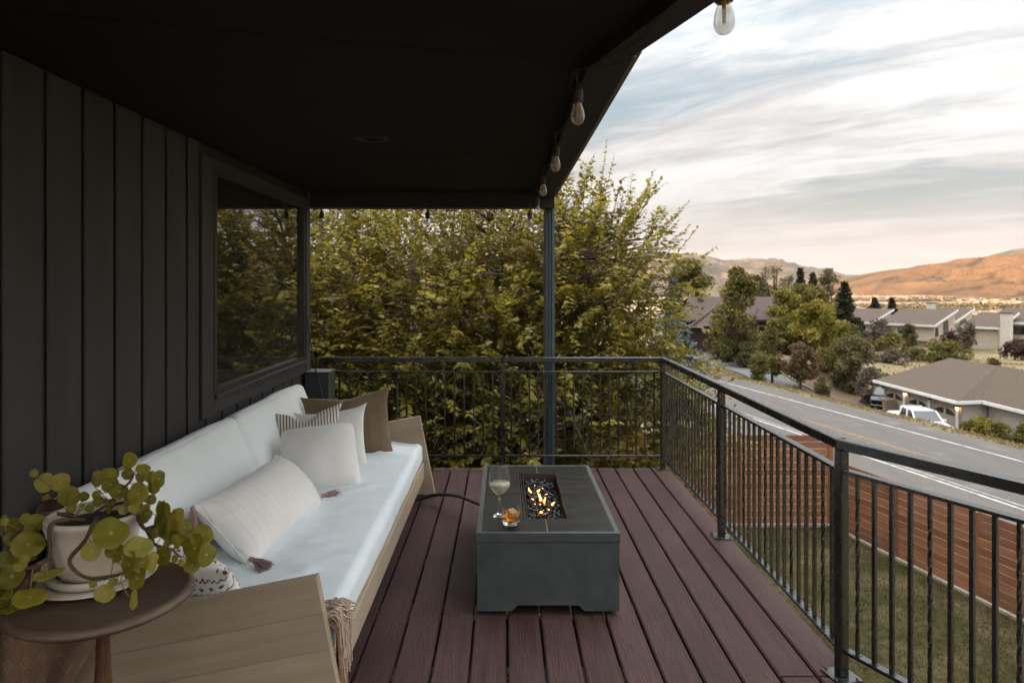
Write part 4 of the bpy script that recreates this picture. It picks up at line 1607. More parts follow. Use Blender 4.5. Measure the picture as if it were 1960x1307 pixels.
soft_box('seat_cushion', (-1.005, (SY0 + SY1) / 2, .305), (.862, SY1 - SY0 - .082, .145), .040, M_sheet, sofa, .006, 2.2, 3.0, None, .022, .006, seat_wrinkle)
BR_ = Matrix.Rotation(R(-22), 4, 'Y')
YJ = 3.63
for (ya, yb_, sd) in ((SY0 + .05, YJ - .007, 1.0), (YJ + .007, SY1 - .050, 6.0)):
    soft_box('back_cushion', (-1.400, (ya + yb_) / 2, .575), (.135, yb_ - ya, .440), .042, M_white, sofa, .008, 2.4, sd, BR_, .03, .012)


# ------------------------------------------------------------------ throw pillows
def pillow(name, label, w_, h_, th, mm, c_, right, up, cat='pillow', group='throw pillows on the sofa', pinch=.07, ears=.02, n=30, seed=0, wr=.006, seam=None, chop=0.0):
    right = Vector(right).normalized()
    up = Vector(up)
    up = (up - right * up.dot(right)).normalized()
    nr = right.cross(up)
    M = Matrix.Translation(Vector(c_)) @ Matrix((right, up, nr)).transposed().to_4x4()
    q_ = MB()

    def pos(a, c, side):
        px_ = a * w_ / 2 * (1 - pinch * (1 - c * c) * abs(a) ** 2) + ears * a * (abs(a * c) ** 6)
        py_ = c * h_ / 2 * (1 - pinch * (1 - a * a) * abs(c) ** 2) + ears * c * (abs(a * c) ** 6)
        f_ = max(0, (1 - abs(a) ** 2.4)) * max(0, (1 - abs(c) ** 2.4))
        z_ = th / 2 * f_ ** .5
        if chop:
            dip = math.exp(-(a / .34) ** 2) * max(0, c) ** 2
            py_ -= chop * h_ * dip * 1.0
        z_ += wr * noise.noise(Vector((px_ * 9 + seed, py_ * 9, side * 3))) * f_
        # puckers running in from the edge
        z_ += wr * .8 * f_ ** .5 * (1 - f_) * math.sin(28 * (a + c) + 4 * noise.noise(Vector((a * 3, c * 3, seed))))
        return (px_, py_, z_ * side)
    g_ = [math.sin(math.pi / 2 * (-1 + 2 * k / n)) for k in range(n + 1)]
    idx = {}

    def gi(i, j, s_):
        edge = i in (0, n) or j in (0, n)
        key = (i, j, 0 if edge else s_)
        if key not in idx:
            idx[key] = len(q_.v)
            q_.v.append(pos(g_[i], g_[j], s_ if not edge else 1))
        return idx[key]
    for s_ in (1, -1):
        for i in range(n):
            for j in range(n):
                v_ = (gi(i, j, s_), gi(i + 1, j, s_), gi(i + 1, j + 1, s_), gi(i, j + 1, s_))
                q_.f.append(v_ if s_ > 0 else v_[::-1])
                q_.sm.append(True)
    o_ = q_.build(name, mm, None, M)
    tag(o_, label, cat, group)
    if seam is not None:
        s2 = MB()
        ring_ = [q_.v[gi(i, 0, 1)] for i in range(n + 1)] + [q_.v[gi(n, j, 1)] for j in range(1, n + 1)] + [q_.v[gi(i, n, 1)] for i in range(n - 1, -1, -1)] + [q_.v[gi(0, j, 1)] for j in range(n - 1, -1, -1)]
        s2.tube(ring_, .0028, 5, cap=False)
        s2.build('piping', seam, o_, M)
    return o_, M, (w_, h_, ears)


pillow('pillow', 'large brown linen pillow at the far end of the sofa', .56, .46, .13, M_brown, (-1.045, 4.58, .525), (.985, .17, .10), (-.12, .24, .94), seed=1, pinch=.05, chop=.05)
pillow('pillow', 'cream square pillow in front of the brown pillow', .43, .40, .13, M_cream, (-1.085, 4.30, .500), (.965, .05, .12), (-.10, .32, .90), seed=2, pinch=.07)
pillow('pillow', 'small striped pillow with dented top behind the woven white pillow', .40, .38, .12, M_stripe, (-1.185, 4.10, .545), (.93, .22, .08), (-.08, .28, .93), seed=3, pinch=.06, chop=.16, ears=.03)
pillow('pillow', 'off white boucle weave square pillow in the middle of the sofa', .42, .40, .20, M_boucle, (-1.040, 3.86, .510), (.945, .32, .07), (-.36, .52, .78), seed=4, pinch=.025, ears=-.014)
lum, LM, (lw_, lh_, le_) = pillow('lumbar_pillow', 'long white stitched lumbar pillow with mauve corner tassels', .80, .33, .26, M_lumbar, (-1.090, 3.12, .485), (.085, 1.0, .0), (-.70, .04, .71), seed=5, pinch=.03, ears=.012, n=36, seam=M_white, wr=.008)


def tassel(parent, M, base, direc, L_=.100, n_=70):
    q_ = MB()
    base, direc = Vector(base), Vector(direc).normalized()
    sx_ = direc.orthogonal().normalized()
    sy_ = direc.cross(sx_)
    q_.tube([base - direc * .004, base + direc * .006, base + direc * .016], [.006, .011, .008], 8)
    for k in range(n_):
        a = random.uniform(0, 6.28)
        r_ = random.random() ** .5
        o1 = sx_ * math.cos(a) + sy_ * math.sin(a)
        pts = [base + direc * .012 + o1 * r_ * .007, base + direc * (L_ * .5) + o1 * r_ * .020 + Vector((0, 0, -.006)),
               base + direc * (L_ * random.uniform(.85, 1.05)) + o1 * r_ * .034 + Vector((random.uniform(-.005, .005), random.uniform(-.005, .005), -.018))]
        q_.tube(pts, .0018, 4, cap=False)
    return q_.build('tassel', M_tassel, parent)


for (sx, sy, dr) in ((-1, 1, (.05, -.35, -.95)), (-1, -1, (.75, -.35, -.10)), (1, -1, (.6, .75, -.05)), (1, 1, (-.1, .5, -.8))):
    bp = LM @ Vector((sx * (lw_ / 2 + .006), sy * (lh_ / 2 + .004), 0))
    if sy < 0:
        bp.z = max(bp.z, .405)
    tassel(lum, LM, bp, dr)

# printed pillow half hidden behind the near arm
m, t, p, o = nodes('brown_print_cotton')
v = coords(t, shift=False)
sp = t.nodes.new('ShaderNodeSeparateXYZ')
t.links.new(v, sp.inputs[0])


def tm(t, op, a, b_=None):
    n_ = t.nodes.new('ShaderNodeMath')
    n_.operation = op
    for i, x in ((0, a), (1, b_)):
        if x is None:
            continue
        if isinstance(x, (int, float)):
            n_.inputs[i].default_value = x
        else:
            t.links.new(x, n_.inputs[i])
    return n_.outputs[0]


def tri(t, x, f):
    return tm(t, 'ABSOLUTE', tm(t, 'SUBTRACT', tm(t, 'FRACT', tm(t, 'MULTIPLY', x, f)), 0.5))


band = tm(t, 'FRACT', tm(t, 'MULTIPLY', sp.outputs[1], 9.0))
zig = tm(t, 'ADD', band, tm(t, 'MULTIPLY', tri(t, sp.outputs[0], 52.0), 0.35))
l1 = tm(t, 'LESS_THAN', tm(t, 'ABSOLUTE', tm(t, 'SUBTRACT', zig, 0.42)), 0.06)
dia = tm(t, 'LESS_THAN', tm(t, 'ADD', tri(t, sp.outputs[0], 34.0), tm(t, 'MULTIPLY', tm(t, 'ABSOLUTE', tm(t, 'SUBTRACT', band, 0.82)), 3.2)), 0.36)
pat = tm(t, 'MAXIMUM', l1, dia)
cc_ = tmix(t, pat, tramp(t, tnoise(t, v, 6), [(0.3, (0.76, 0.73, 0.68)), (0.7, (0.83, 0.80, 0.75))]), (0.19, 0.095, 0.075))
t.links.new(cc_, p.inputs['Base Color'])
p.inputs['Roughness'].default_value = 0.9
tbump(t, p, tnoise(t, v, 420), 0.3, 0.0015)
M_print = m
pillow('pillow', 'white pillow with brown zigzag print tucked behind the near sofa arm', .44, .38, .13, M_print, (-1.165, 2.45, .455), (.96, -.05, -.20), (-.02, -.78, .62), seed=8, wr=.014, pinch=.05)

# woven throw: one end over the seat front, one over the back of the near arm
m, t, p, o = nodes('woven_tan_throw')
v = coords(t, shift=False)
sp = t.nodes.new('ShaderNodeSeparateXYZ')
t.links.new(v, sp.inputs[0])
zx = tm(t, 'ADD', sp.outputs[0], sp.outputs[1])
di = tm(t, 'ADD', tri(t, zx, 17.0), tri(t, sp.outputs[2], 13.0))
rg = tm(t, 'LESS_THAN', tm(t, 'ABSOLUTE', tm(t, 'SUBTRACT', di, 0.26)), 0.045)
rg2 = tm(t, 'LESS_THAN', di, 0.10)
base = tramp(t, tnoise(t, coords(t, (260, 260, 260), shift=False), 1.0, 3), [(0.3, (0.165, 0.095, 0.058)), (0.7, (0.27, 0.165, 0.105))])
cc_ = tmix(t, tm(t, 'MAXIMUM', rg, tm(t, 'MULTIPLY', rg2, .6)), base, (0.30, 0.19, 0.125))
t.links.new(cc_, p.inputs['Base Color'])
p.inputs['Roughness'].default_value = 0.95
tbump(t, p, tnoise(t, v, 330, 2), 0.7, 0.003)
M_throw = m


def cloth(mb, f, nu, nv):
    vs_ = [f(i / nu, j / nv) for j in range(nv + 1) for i in range(nu + 1)]
    back = []
    fs_ = [(j * (nu + 1) + i, j * (nu + 1) + i + 1, (j + 1) * (nu + 1) + i + 1, (j + 1) * (nu + 1) + i) for j in range(nv) for i in range(nu)]
    mb.add(vs_, fs_, True)


thr = thing('throw_blanket', 'tan woven fringed throw hanging over seat front beside near sofa arm', 'blanket', (-.56, 2.28, 0), 'woven tan throws')
b = MB()


def hang(u, v_):
    y = 2.212 + u * (.125 - .035 * v_) + .004 * math.sin(9 * v_)
    x = -.548 + .010 * math.sin(u * 9 + v_ * 2) + .012 * v_ + .006 * math.sin(u * 21)
    z = .395 - v_ * .375
    if v_ < .08:
        x -= (.08 - v_) * .35
    return (x, y, z)


cloth(b, hang, 16, 34)
o_ = b.build('cloth', M_throw, thr)
sm_ = o_.modifiers.new('thickness', 'SOLIDIFY')
sm_.thickness = .006
b = MB()
for k in range(74):
    y = random.uniform(2.212, 2.335)
    x = random.uniform(-.64, -.560)
    st = Vector((x, y, .395 + random.uniform(0, .016)))
    end_d = random.uniform(.05, .20)
    mid_ = Vector((-.535 + random.uniform(-.01, .012), y + random.uniform(-.008, .014), .392 + random.uniform(-.012, .02)))
    en = Vector((-.528 + random.uniform(-.006, .012), y + random.uniform(-.012, .022), .39 - end_d))
    if k < 22:
        mid_ = st + Vector((.03, random.uniform(.005, .03), .006))
        en = mid_ + Vector((random.uniform(.02, .05), random.uniform(.0, .035), -.015))
    b.tube(spline([st, (st + mid_) / 2 + Vector((0, 0, .012)), mid_, en], 4), .0028, 5, cap=False)
b.build('fringe', M_fringe, thr)

thr2 = thing('throw_blanket', 'brown diamond patterned throw hanging by the wall behind the plant table', 'blanket', (-1.45, 2.1, 0), 'woven tan throws')
b = MB()


def hang2(u, v_):
    wmax = .30 * (1 - v_) ** .9 + .055
    x = -1.530 + u * wmax
    y = 2.125 - .028 * (1 + math.sin(u * 8.5 + .6 * v_)) - .015 * math.sin(v_ * 4)
    z = .56 - v_ * .53 - .03 * u
    return (x, y, z)


cloth(b, hang2, 30, 30)
o_ = b.build('cloth', M_throw, thr2)
sm_ = o_.modifiers.new('thickness', 'SOLIDIFY')
sm_.thickness = .005

# ------------------------------------------------------------------ round side table with potted plant
ST = Vector((-1.04, 1.77, 0))
STZ = .693
st = thing('side_table', 'round dark walnut pedestal table in front of the near sofa arm', 'side table', (ST.x, ST.y, 0))
b = MB()
b.lathe([(.0, STZ), (.196, STZ), (.200, STZ + .0035), (.206, STZ + .0035), (.212, STZ - .001), (.2185, STZ - .008), (.2195, STZ - .014), (.214, STZ - .019), (.205, STZ - .022), (.198, STZ - .028), (.18, STZ - .029), (.0, STZ - .029)], (ST.x, ST.y, 0), 72)
b.build('table_top', M_sidetable, st)
b = MB()
b.lathe([(.0, .664), (.030, .663), (.030, .652), (.0165, .648), (.0245, .640), (.0275, .628), (.0240, .617), (.0185, .611), (.0170, .598), (.0165, .560), (.0185, .50), (.0240, .42), (.0300, .34), (.0325, .29), (.0290, .25), (.021, .232), (.030, .222), (.036, .20), (.037, .155), (.030, .12), (.0, .115)], (ST.x, ST.y, 0), 28)
b.build('pedestal', M_turned, st)
for k in range(3):
    a = k * 2.094 + .4
    dx, dy = math.cos(a), math.sin(a)
    b = MB()
    b.tube(spline([(ST.x + dx * .02, ST.y + dy * .02, .175), (ST.x + dx * .09, ST.y + dy * .09, .165), (ST.x + dx * .15, ST.y + dy * .15, .085), (ST.x + dx * .20, ST.y + dy * .20, .022), (ST.x + dx * .225, ST.y + dy * .225, .013)], 6), [.022] * 6 + [.019] * 6 + [.016] * 6 + [.014] * 6 + [.012], 8)
    b.build('leg', M_turned, st)

PC = Vector((-1.105, 1.845, STZ))
pl = tag(None or MB().lathe([(.0, .004), (.09, .004), (.10, .0035), (.150, .013), (.153, .0155), (.150, .0175), (.10, .0085), (.0, .008)], PC, 56).build('plate', M_pot), 'shallow cream ceramic plate under the plant pot', 'plate')
pot = thing('plant_pot', 'round cream glazed plant pot with saucer on the walnut table', 'plant pot', PC)
z0 = .0095
b = MB()
b.lathe([(.0, z0), (.100, z0), (.113, z0 + .012), (.116, z0 + .024), (.111, z0 + .027), (.100, z0 + .020), (.090, z0 + .019)], PC, 56)
b.build('saucer', M_pot, pot)
b = MB()
b.lathe([(.082, z0 + .018), (.088, z0 + .030), (.098, z0 + .070), (.106, z0 + .115), (.110, z0 + .150), (.117, z0 + .158), (.119, z0 + .166), (.117, z0 + .173), (.111, z0 + .175), (.106, z0 + .170), (.102, z0 + .140), (.100, z0 + .13)], PC, 56)
b.build('pot_body', M_pot, pot)
b = MB()
b.lathe([(.0, z0 + .152), (.06, z0 + .150), (.1025, z0 + .145)], PC, 40)
b.build('soil', M_soil, pot)

plant = thing('pilea_plant', 'trailing plant with round olive coin shaped leaves in the cream pot', 'plant', PC + Vector((0, 0, .15)))


def C1(x, y, d):
    return P(x / 4.084, 850 + y / 4.084, d)


def C2(x, y, d):
    return P(200 + x / 4.084, 880 + y / 4.084, d)


stems = [
    [C1(700, 560, 1.84), C1(820, 480, 1.84), C1(960, 350, 1.85), C1(1040, 250, 1.86), C1(1010, 180, 1.87)],
    [C1(760, 580, 1.82), C1(730, 620, 1.70), C1(660, 760, 1.685), C1(545, 900, 1.68), C1(600, 1000, 1.68), C1(700, 1045, 1.67), C1(830, 1035, 1.665), C1(960, 1010, 1.66), C1(1050, 950, 1.65), C1(1090, 880, 1.65)],
    [C1(650, 590, 1.80), C1(540, 590, 1.76), C1(420, 610, 1.735), C1(385, 680, 1.72), C1(390, 800, 1.72), C1(370, 900, 1.70), C1(270, 960, 1.68), C1(180, 980, 1.68), C1(100, 1040, 1.68)],
    [C1(600, 560, 1.86), C1(420, 540, 1.85), C1(330, 545, 1.83), C1(250, 600, 1.80), C1(140, 690, 1.78), C1(60, 760, 1.78)],
    [C1(560, 545, 1.88), C1(440, 480, 1.89), C1(410, 400, 1.90), C1(420, 350, 1.90)],
    [C1(900, 560, 1.86), C1(1050, 550, 1.84), C1(1100, 620, 1.83), C1(1140, 660, 1.83), C1(1230, 640, 1.83), C2(470, 600, 1.84), C2(530, 640, 1.84), C2(600, 650, 1.84), C2(690, 650, 1.84), C2(760, 650, 1.84)],
    [C1(1140, 660, 1.83), C1(1190, 760, 1.80), C1(1250, 800, 1.79), C2(520, 700, 1.79), C2(600, 760, 1.79)],
    [C1(800, 540, 1.86), C1(900, 470, 1.88), C1(1080, 440, 1.88), C1(1190, 440, 1.88), C1(1200, 330, 1.88)],
]
b = MB()
for k, s_ in enumerate(stems):
    sp_ = spline(s_, 7)
    r0 = .0060 if k in (1, 2, 3, 5) else .0045
    b.tube(sp_, [r0 * (1 - .5 * i / len(sp_)) * random.uniform(.88, 1.15) for i in range(len(sp_))], 7)
b.build('stem', M_stem, plant)
allst = [q for s_ in stems for q in spline(s_, 7)]
# leaf: a shallow, slightly waved disc with a pale navel
m, t, p, o = nodes('coin_leaf')
tcn = t.nodes.new('ShaderNodeTexCoord')
ln_ = t.nodes.new('ShaderNodeVectorMath')
ln_.operation = 'LENGTH'
t.links.new(tcn.outputs['Object'], ln_.inputs[0])
oi = t.nodes.new('ShaderNodeObjectInfo')
basec = tramp(t, oi.outputs['Random'], [(0.0, (0.165, 0.150, 0.008)), (0.4, (0.235, 0.205, 0.012)), (0.75, (0.32, 0.275, 0.022)), (1.0, (0.46, 0.40, 0.10))])
nn_ = tnoise(t, coords(t), 1.6, 5)
basec = tmix(t, trange(t, nn_, .35, .75, 0, .35), basec, (0.36, 0.31, 0.07))
navel = trange(t, ln_.outputs['Value'], .05, .16, .75, 0.0)
basec = tmix(t, navel, basec, (0.62, 0.58, 0.30))
spot = trange(t, tnoise(t, coords(t), 7.0, 3), .70, .76, 0, .5)
basec = tmix(t, spot, basec, (0.20, 0.13, 0.05))
t.links.new(basec, p.inputs['Base Color'])
p.inputs['Roughness'].default_value = 0.55
tr = t.nodes.new('ShaderNodeBsdfTranslucent')
t.links.new(basec, tr.inputs[0])
mx = t.nodes.new('ShaderNodeMixShader')
mx.inputs[0].default_value = .40
t.links.new(p.outputs[0], mx.inputs[1])
t.links.new(tr.outputs[0], mx.inputs[2])
t.links.new(mx.outputs[0], o.inputs[0])
M_coin = m
leaf_me = []
for k in range(5):
    q_ = MB()
    n_ = 26
    vs_ = [(0, 0, -.05)]
    for r_ in (.35, .7, .93, 1.0):
        for i in range(n_):
            a = 2 * math.pi * i / n_
            rr_ = r_ * (1 + .035 * math.sin(2 * a + k) + .025 * math.sin(3 * a + 2 * k))
            z_ = -.05 + .13 * r_ * r_ * math.cos(2 * a + k * .7) * .6 + .07 * r_ ** 2 - (.05 if r_ == 1.0 else 0) + .06 * math.sin(5 * a + k * 2) * r_ ** 3 + .05 * math.sin(3 * a + k) * r_ ** 2
            vs_.append((rr_ * math.cos(a), rr_ * math.sin(a), z_))
    fs_ = [(0, 1 + i, 1 + (i + 1) % n_) for i in range(n_)]
    for j in range(3):
        fs_ += [(1 + j * n_ + i, 1 + (j + 1) * n_ + i, 1 + (j + 1) * n_ + (i + 1) % n_, 1 + j * n_ + (i + 1) % n_) for i in range(n_)]
    q_.add(vs_, fs_, True)
    leaf_me.append(q_.mesh('leaf', M_coin))
LV1 = [(348, 300, 135, 150, 1.90), (472, 295, 130, 145, 1.89), (540, 405, 150, 160, 1.88), (655, 408, 80, 75, 1.88), (1010, 127, 105, 130, 1.87), (765, 268, 90, 125, 1.88), (856, 235, 128, 115, 1.86), (865, 318, 120, 130, 1.85),
       (930, 368, 135, 120, 1.84), (1075, 385, 150, 170, 1.83), (1010, 420, 90, 130, 1.845), (1118, 190, 105, 80, 1.88), (1105, 245, 80, 110, 1.89), (1180, 255, 90, 100, 1.88), (1240, 275, 105, 135, 1.88), (1205, 330, 90, 120, 1.87),
       (1195, 345, 40, 100, 1.86), (1180, 432, 80, 80, 1.87), (995, 235, 85, 85, 1.87), (750, 395, 60, 60, 1.88), (865, 450, 85, 45, 1.84), (850, 500, 40, 90, 1.83), (965, 518, 70, 65, 1.82), (1050, 498, 95, 80, 1.82),
       (1140, 540, 80, 140, 1.83), (270, 620, 140, 150, 1.79), (220, 780, 225, 205, 1.73), (105, 640, 110, 130, 1.80), (95, 735, 110, 110, 1.78), (20, 630, 50, 150, 1.80), (90, 1030, 175, 200, 1.67), (380, 1010, 215, 75, 1.67),
       (235, 1190, 230, 150, 1.64), (70, 1130, 170, 130, 1.70), (868, 690, 260, 230, 1.66), (715, 832, 150, 150, 1.645), (900, 830, 140, 120, 1.69), (1085, 800, 210, 160, 1.66), (1000, 940, 95, 210, 1.635), (1110, 925, 150, 140, 1.64),
       (1195, 920, 70, 160, 1.63), (1070, 1050, 120, 170, 1.62), (820, 1165, 150, 130, 1.62), (1050, 1205, 46, 170, 1.60), (1270, 560, 100, 240, 1.81), (1255, 670, 60, 110, 1.80), (1275, 880, 110, 120, 1.77), (20, 1200, 90, 150, 1.68),
       (95, 1292, 190, 40, 1.62), (30, 900, 120, 120, 1.74), (130, 930, 100, 110, 1.75), (30, 1050, 130, 150, 1.76), (560, 500, 70, 70, 1.86), (700, 500, 60, 70, 1.87)]
for k_ in range(46):
    s_ = spline(stems[k_ % len(stems)], 7)
    q_ = s_[random.randrange(4, len(s_))] + Vector((random.gauss(0, .030), random.gauss(0, .022), random.gauss(.012, .026)))
    d_ = q_.y
    u_, v_ = CX + q_.x * F / d_, CY + (EYE - q_.z) * F / d_
    if q_.z > STZ + .02:
        w_ = random.uniform(45, 115)
        LV1.append((u_ * 4.084, (v_ - 850) * 4.084, w_ * random.uniform(.55, 1.0), w_ * random.uniform(.55, 1.0), d_))
LV2 = [(455, 470, 95, 290, 1.80), (565, 465, 115, 180, 1.82), (625, 525, 110, 130, 1.83), (610, 630, 100, 85, 1.82), (760, 590, 175, 160, 1.83), (700, 690, 150, 220, 1.81), (800, 740, 130, 180, 1.80), (685, 820, 120, 130, 1.80), (460, 745, 110, 150, 1.76),
       (435, 550, 50, 100, 1.79), (550, 770, 50, 60, 1.80), (320, 420, 80, 150, 1.84), (390, 560, 100, 110, 1.83), (520, 560, 90, 100, 1.86), (560, 640, 60, 120, 1.78)]
pet = MB()
for i, (fn, x, y, w_, h_, d) in enumerate([(C1, *q) for q in LV1] + [(C2, *q) for q in LV2]):
    c_ = fn(x, y, d)
    big_ = max(w_, h_)
    rad = big_ / 4.084 / 2 * d / F
    ratio = max(.12, min(1, min(w_, h_) / big_))
    view = (Vector((0, 0, EYE)) - c_).normalized()
    right = view.cross(Vector((0, 0, -1))).normalized()
    upv = right.cross(view) * -1
    if upv.z < 0:
        upv = -upv
    ang = math.acos(ratio)
    roll = random.uniform(-.22, .22)
    if w_ < h_:
        ax_ = (upv * math.cos(roll) + right * math.sin(roll)).normalized()
        sgn = random.choice((-1, 1))
    else:
        ax_ = (right * math.cos(roll) + upv * math.sin(roll)).normalized()
        sgn = 1
        if (Matrix.Rotation(ang, 3, ax_) @ view).z < view.z:
            sgn = -1
    nrm = Matrix.Rotation(ang * sgn, 3, ax_) @ view
    xa = ax_ if w_ >= h_ else ax_.cross(nrm)
    xa = (xa - nrm * xa.dot(nrm)).normalized()
    ya = nrm.cross(xa)
    M = Matrix.Translation(c_) @ Matrix((xa, ya, nrm)).transposed().to_4x4() @ Matrix.Rotation(random.uniform(-.5, .5), 4, 'Z') @ Matrix.Diagonal((rad, rad, rad, 1))
    link(bpy.data.objects.new('leaf', leaf_me[i % 5]), plant, M)
    near_ = min(allst, key=lambda q: (q - c_).length)
    a0 = c_ - nrm * .05 * rad
    away = (near_ - c_)
    md = (a0 + near_) / 2 - nrm * min(.05, away.length * .35) + Vector((0, 0, .01))
    pet.tube(spline([a0, a0 - nrm * .012 + away * .12, md, near_], 4), .0013, 5, cap=False)
tag(pet.build('petioles', M_petiole, plant), kind='stuff')


def pine_cone(label, c_, ax_):
    q_ = MB()
    ax_ = Vector(ax_).normalized()
    sx_ = ax_.orthogonal().normalized()
    sy_ = ax_.cross(sx_)
    for k in range(80):
        f = k / 80
        a = k * 2.39996
        r_ = .021 * math.sin(math.pi * (.12 + .85 * f)) ** .7
        o1 = sx_ * math.cos(a) + sy_ * math.sin(a)
        tt = ax_.cross(o1)
        base_ = Vector(c_) + ax_ * (f - .5) * .055 + o1 * r_ * .5
        tip = Vector(c_) + ax_ * ((f - .5) * .055 + .010) + o1 * r_ * 1.15
        q_.add([base_ - tt * .004, base_ + tt * .004, tip + tt * .006, tip + ax_ * .004 + o1 * .002, tip - tt * .006], [(0, 1, 2, 3, 4)])
        q_.add([base_ - ax_ * .004 - tt * .004, base_ - ax_ * .004 + tt * .004, tip + tt * .006 - ax_ * .003, tip - tt * .006 - ax_ * .003], [(3, 2, 1, 0)])
    return tag(q_.build('pine_cone', M_cone), label, 'pine cone', 'pine cones by the potted plant')


pine_cone('brown pine cone lying on the rim of the cream pot', C1(380, 500, 1.87), (1, .3, .25))
pine_cone('brown pine cone among the leaves beside the cream pot', C1(212, 1062, 1.70), (.3, .5, .8))

# ------------------------------------------------------------------ foliage
LEAF = [(0, 0, 0), (-.30, .26, .03), (-.27, .55, .02), (0, 1.0, -.10), (.27, .55, .02), (.30, .26, .03), (0, .30, -.05), (0, .62, -.05)]
LEAFF = [(0, 6, 1), (1, 6, 7, 2), (2, 7, 3), (0, 5, 6), (5, 4, 7, 6), (4, 3, 7)]
SMALL = [(0, 0, 0), (-.34, .45, .05), (0, 1, 0), (.34, .45, .05)]
SMALLF = [(0, 3, 2, 1)]


def big_tree(name, label, base, blobs, n_shoot, leaf_len, mats, seed, limbs=14, group=None, shoot=(.35, .85), trunk_r=.10, spread=1.0, lpm=28, stems=None):
    """Limbs to the crown's lobes, leafy shoots all through them, every leaf its own face set."""
    r_ = np.random.default_rng(seed)
    rd = random.Random(seed)
    root = thing(name, label, 'tree', base, group)
    tb = MB()
    nodes_ = []
    base = Vector(base)
    vol = np.array([q[1][0] * q[1][1] * q[1][2] for q in blobs]) * np.array([q[2] if len(q) > 2 else 1 for q in blobs])
    vol = vol / vol.sum()
    for k in range(limbs):
        bi = k % len(blobs)
        c_, rad = Vector(blobs[bi][0]), Vector(blobs[bi][1])
        dv_ = Vector((rd.gauss(0, 1), rd.gauss(0, 1), abs(rd.gauss(0, 1)) * .8)).normalized()
        tip = c_ + Vector((dv_.x * rad.x, dv_.y * rad.y, dv_.z * rad.z)) * .75
        b0 = base + Vector((rd.uniform(-.25, .25), rd.uniform(-.2, .2), 0)) if stems is None else base + Vector(stems[k % len(stems)])
        m1 = b0.lerp(tip, .33) + Vector((rd.uniform(-.2, .2), rd.uniform(-.2, .2), .55))
        m2 = b0.lerp(tip, .68) + Vector((rd.uniform(-.25, .25), rd.uniform(-.25, .25), .35))
        pth = spline([b0, m1, m2, tip], 8)
        rr = [trunk_r * rd.uniform(.45, 1) * (1 - .9 * i / len(pth)) + .006 for i in range(len(pth))]
        tb.tube(pth, rr, 7)
        nodes_ += pth[8:]
    nodes_a = np.array([tuple(q) for q in nodes_])
    bi = r_.choice(len(blobs), n_shoot, p=vol)
    P_, D_, N_, S_, Rn = [], [], [], [], []
    tw = MB()
    for s_ in range(n_shoot):
        c_, rad = np.array(blobs[bi[s_]][0]), np.array(blobs[bi[s_]][1])
        dv_ = r_.normal(0, 1, 3)
        dv_ /= np.linalg.norm(dv_)
        rr = r_.random() ** .42
        p0 = c_ + dv_ * rad * rr
        out_ = dv_ * .8 + np.array([0, 0, .55]) + r_.normal(0, .45, 3)
        out_ /= np.linalg.norm(out_)
        L_ = r_.uniform(*shoot)
        nl = max(5, int(L_ * lpm))
        droop = np.array([0, 0, -.25 * L_ * r_.random()])
        side = np.cross(out_, [0, 0, 1.0])
        side /= max(1e-6, np.linalg.norm(side))
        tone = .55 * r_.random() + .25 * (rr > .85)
        f = np.linspace(.1, 1, nl)
        pts = p0[None] + out_[None] * (L_ * f)[:, None] + droop[None] * (f ** 2)[:, None]
        sgn = np.where(np.arange(nl) % 2, 1.0, -1.0)
        ld = out_[None] * .55 + side[None] * (sgn * .75)[:, None] + r_.normal(0, .28, (nl, 3)) + np.array([[0, 0, -.28]])
        P_.append(pts)
        D_.append(ld)
        N_.append(np.array([[0, 0, 1.0]]) + r_.normal(0, .45, (nl, 3)))
        S_.append(leaf_len * r_.uniform(.75, 1.25) * r_.uniform(.55, 1.15, nl) * (1 - .35 * f ** 3))
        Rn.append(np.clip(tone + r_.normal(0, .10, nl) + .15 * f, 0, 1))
        e_ = [Vector(p0 - out_ * .02), Vector(p0 + out_ * L_ * .5 + droop * .25), Vector(p0 + out_ * L_ + droop)]
        tw.tube(e_, [.0045, .0032, .0012], 3, cap=False)
        if s_ % 3 == 0:
            j = np.argmin(np.sum((nodes_a - p0) ** 2, axis=1))
            a_ = Vector(nodes_a[j])
            if (a_ - Vector(p0)).length < 2.2:
                tw.tube([a_, a_.lerp(Vector(p0), .5) + Vector((rd.uniform(-.1, .1), rd.uniform(-.1, .1), .08)), Vector(p0)], [.012, .008, .0045], 4, cap=False)
    tb.build('trunk', M_bark, root)
    tw.build('branches', M_bark, root)
    scatter_cards('crown', np.concatenate(P_), np.concatenate(D_), np.concatenate(N_), np.concatenate(S_), LEAF, LEAFF, mats, root, np.concatenate(Rn), True)
    return root


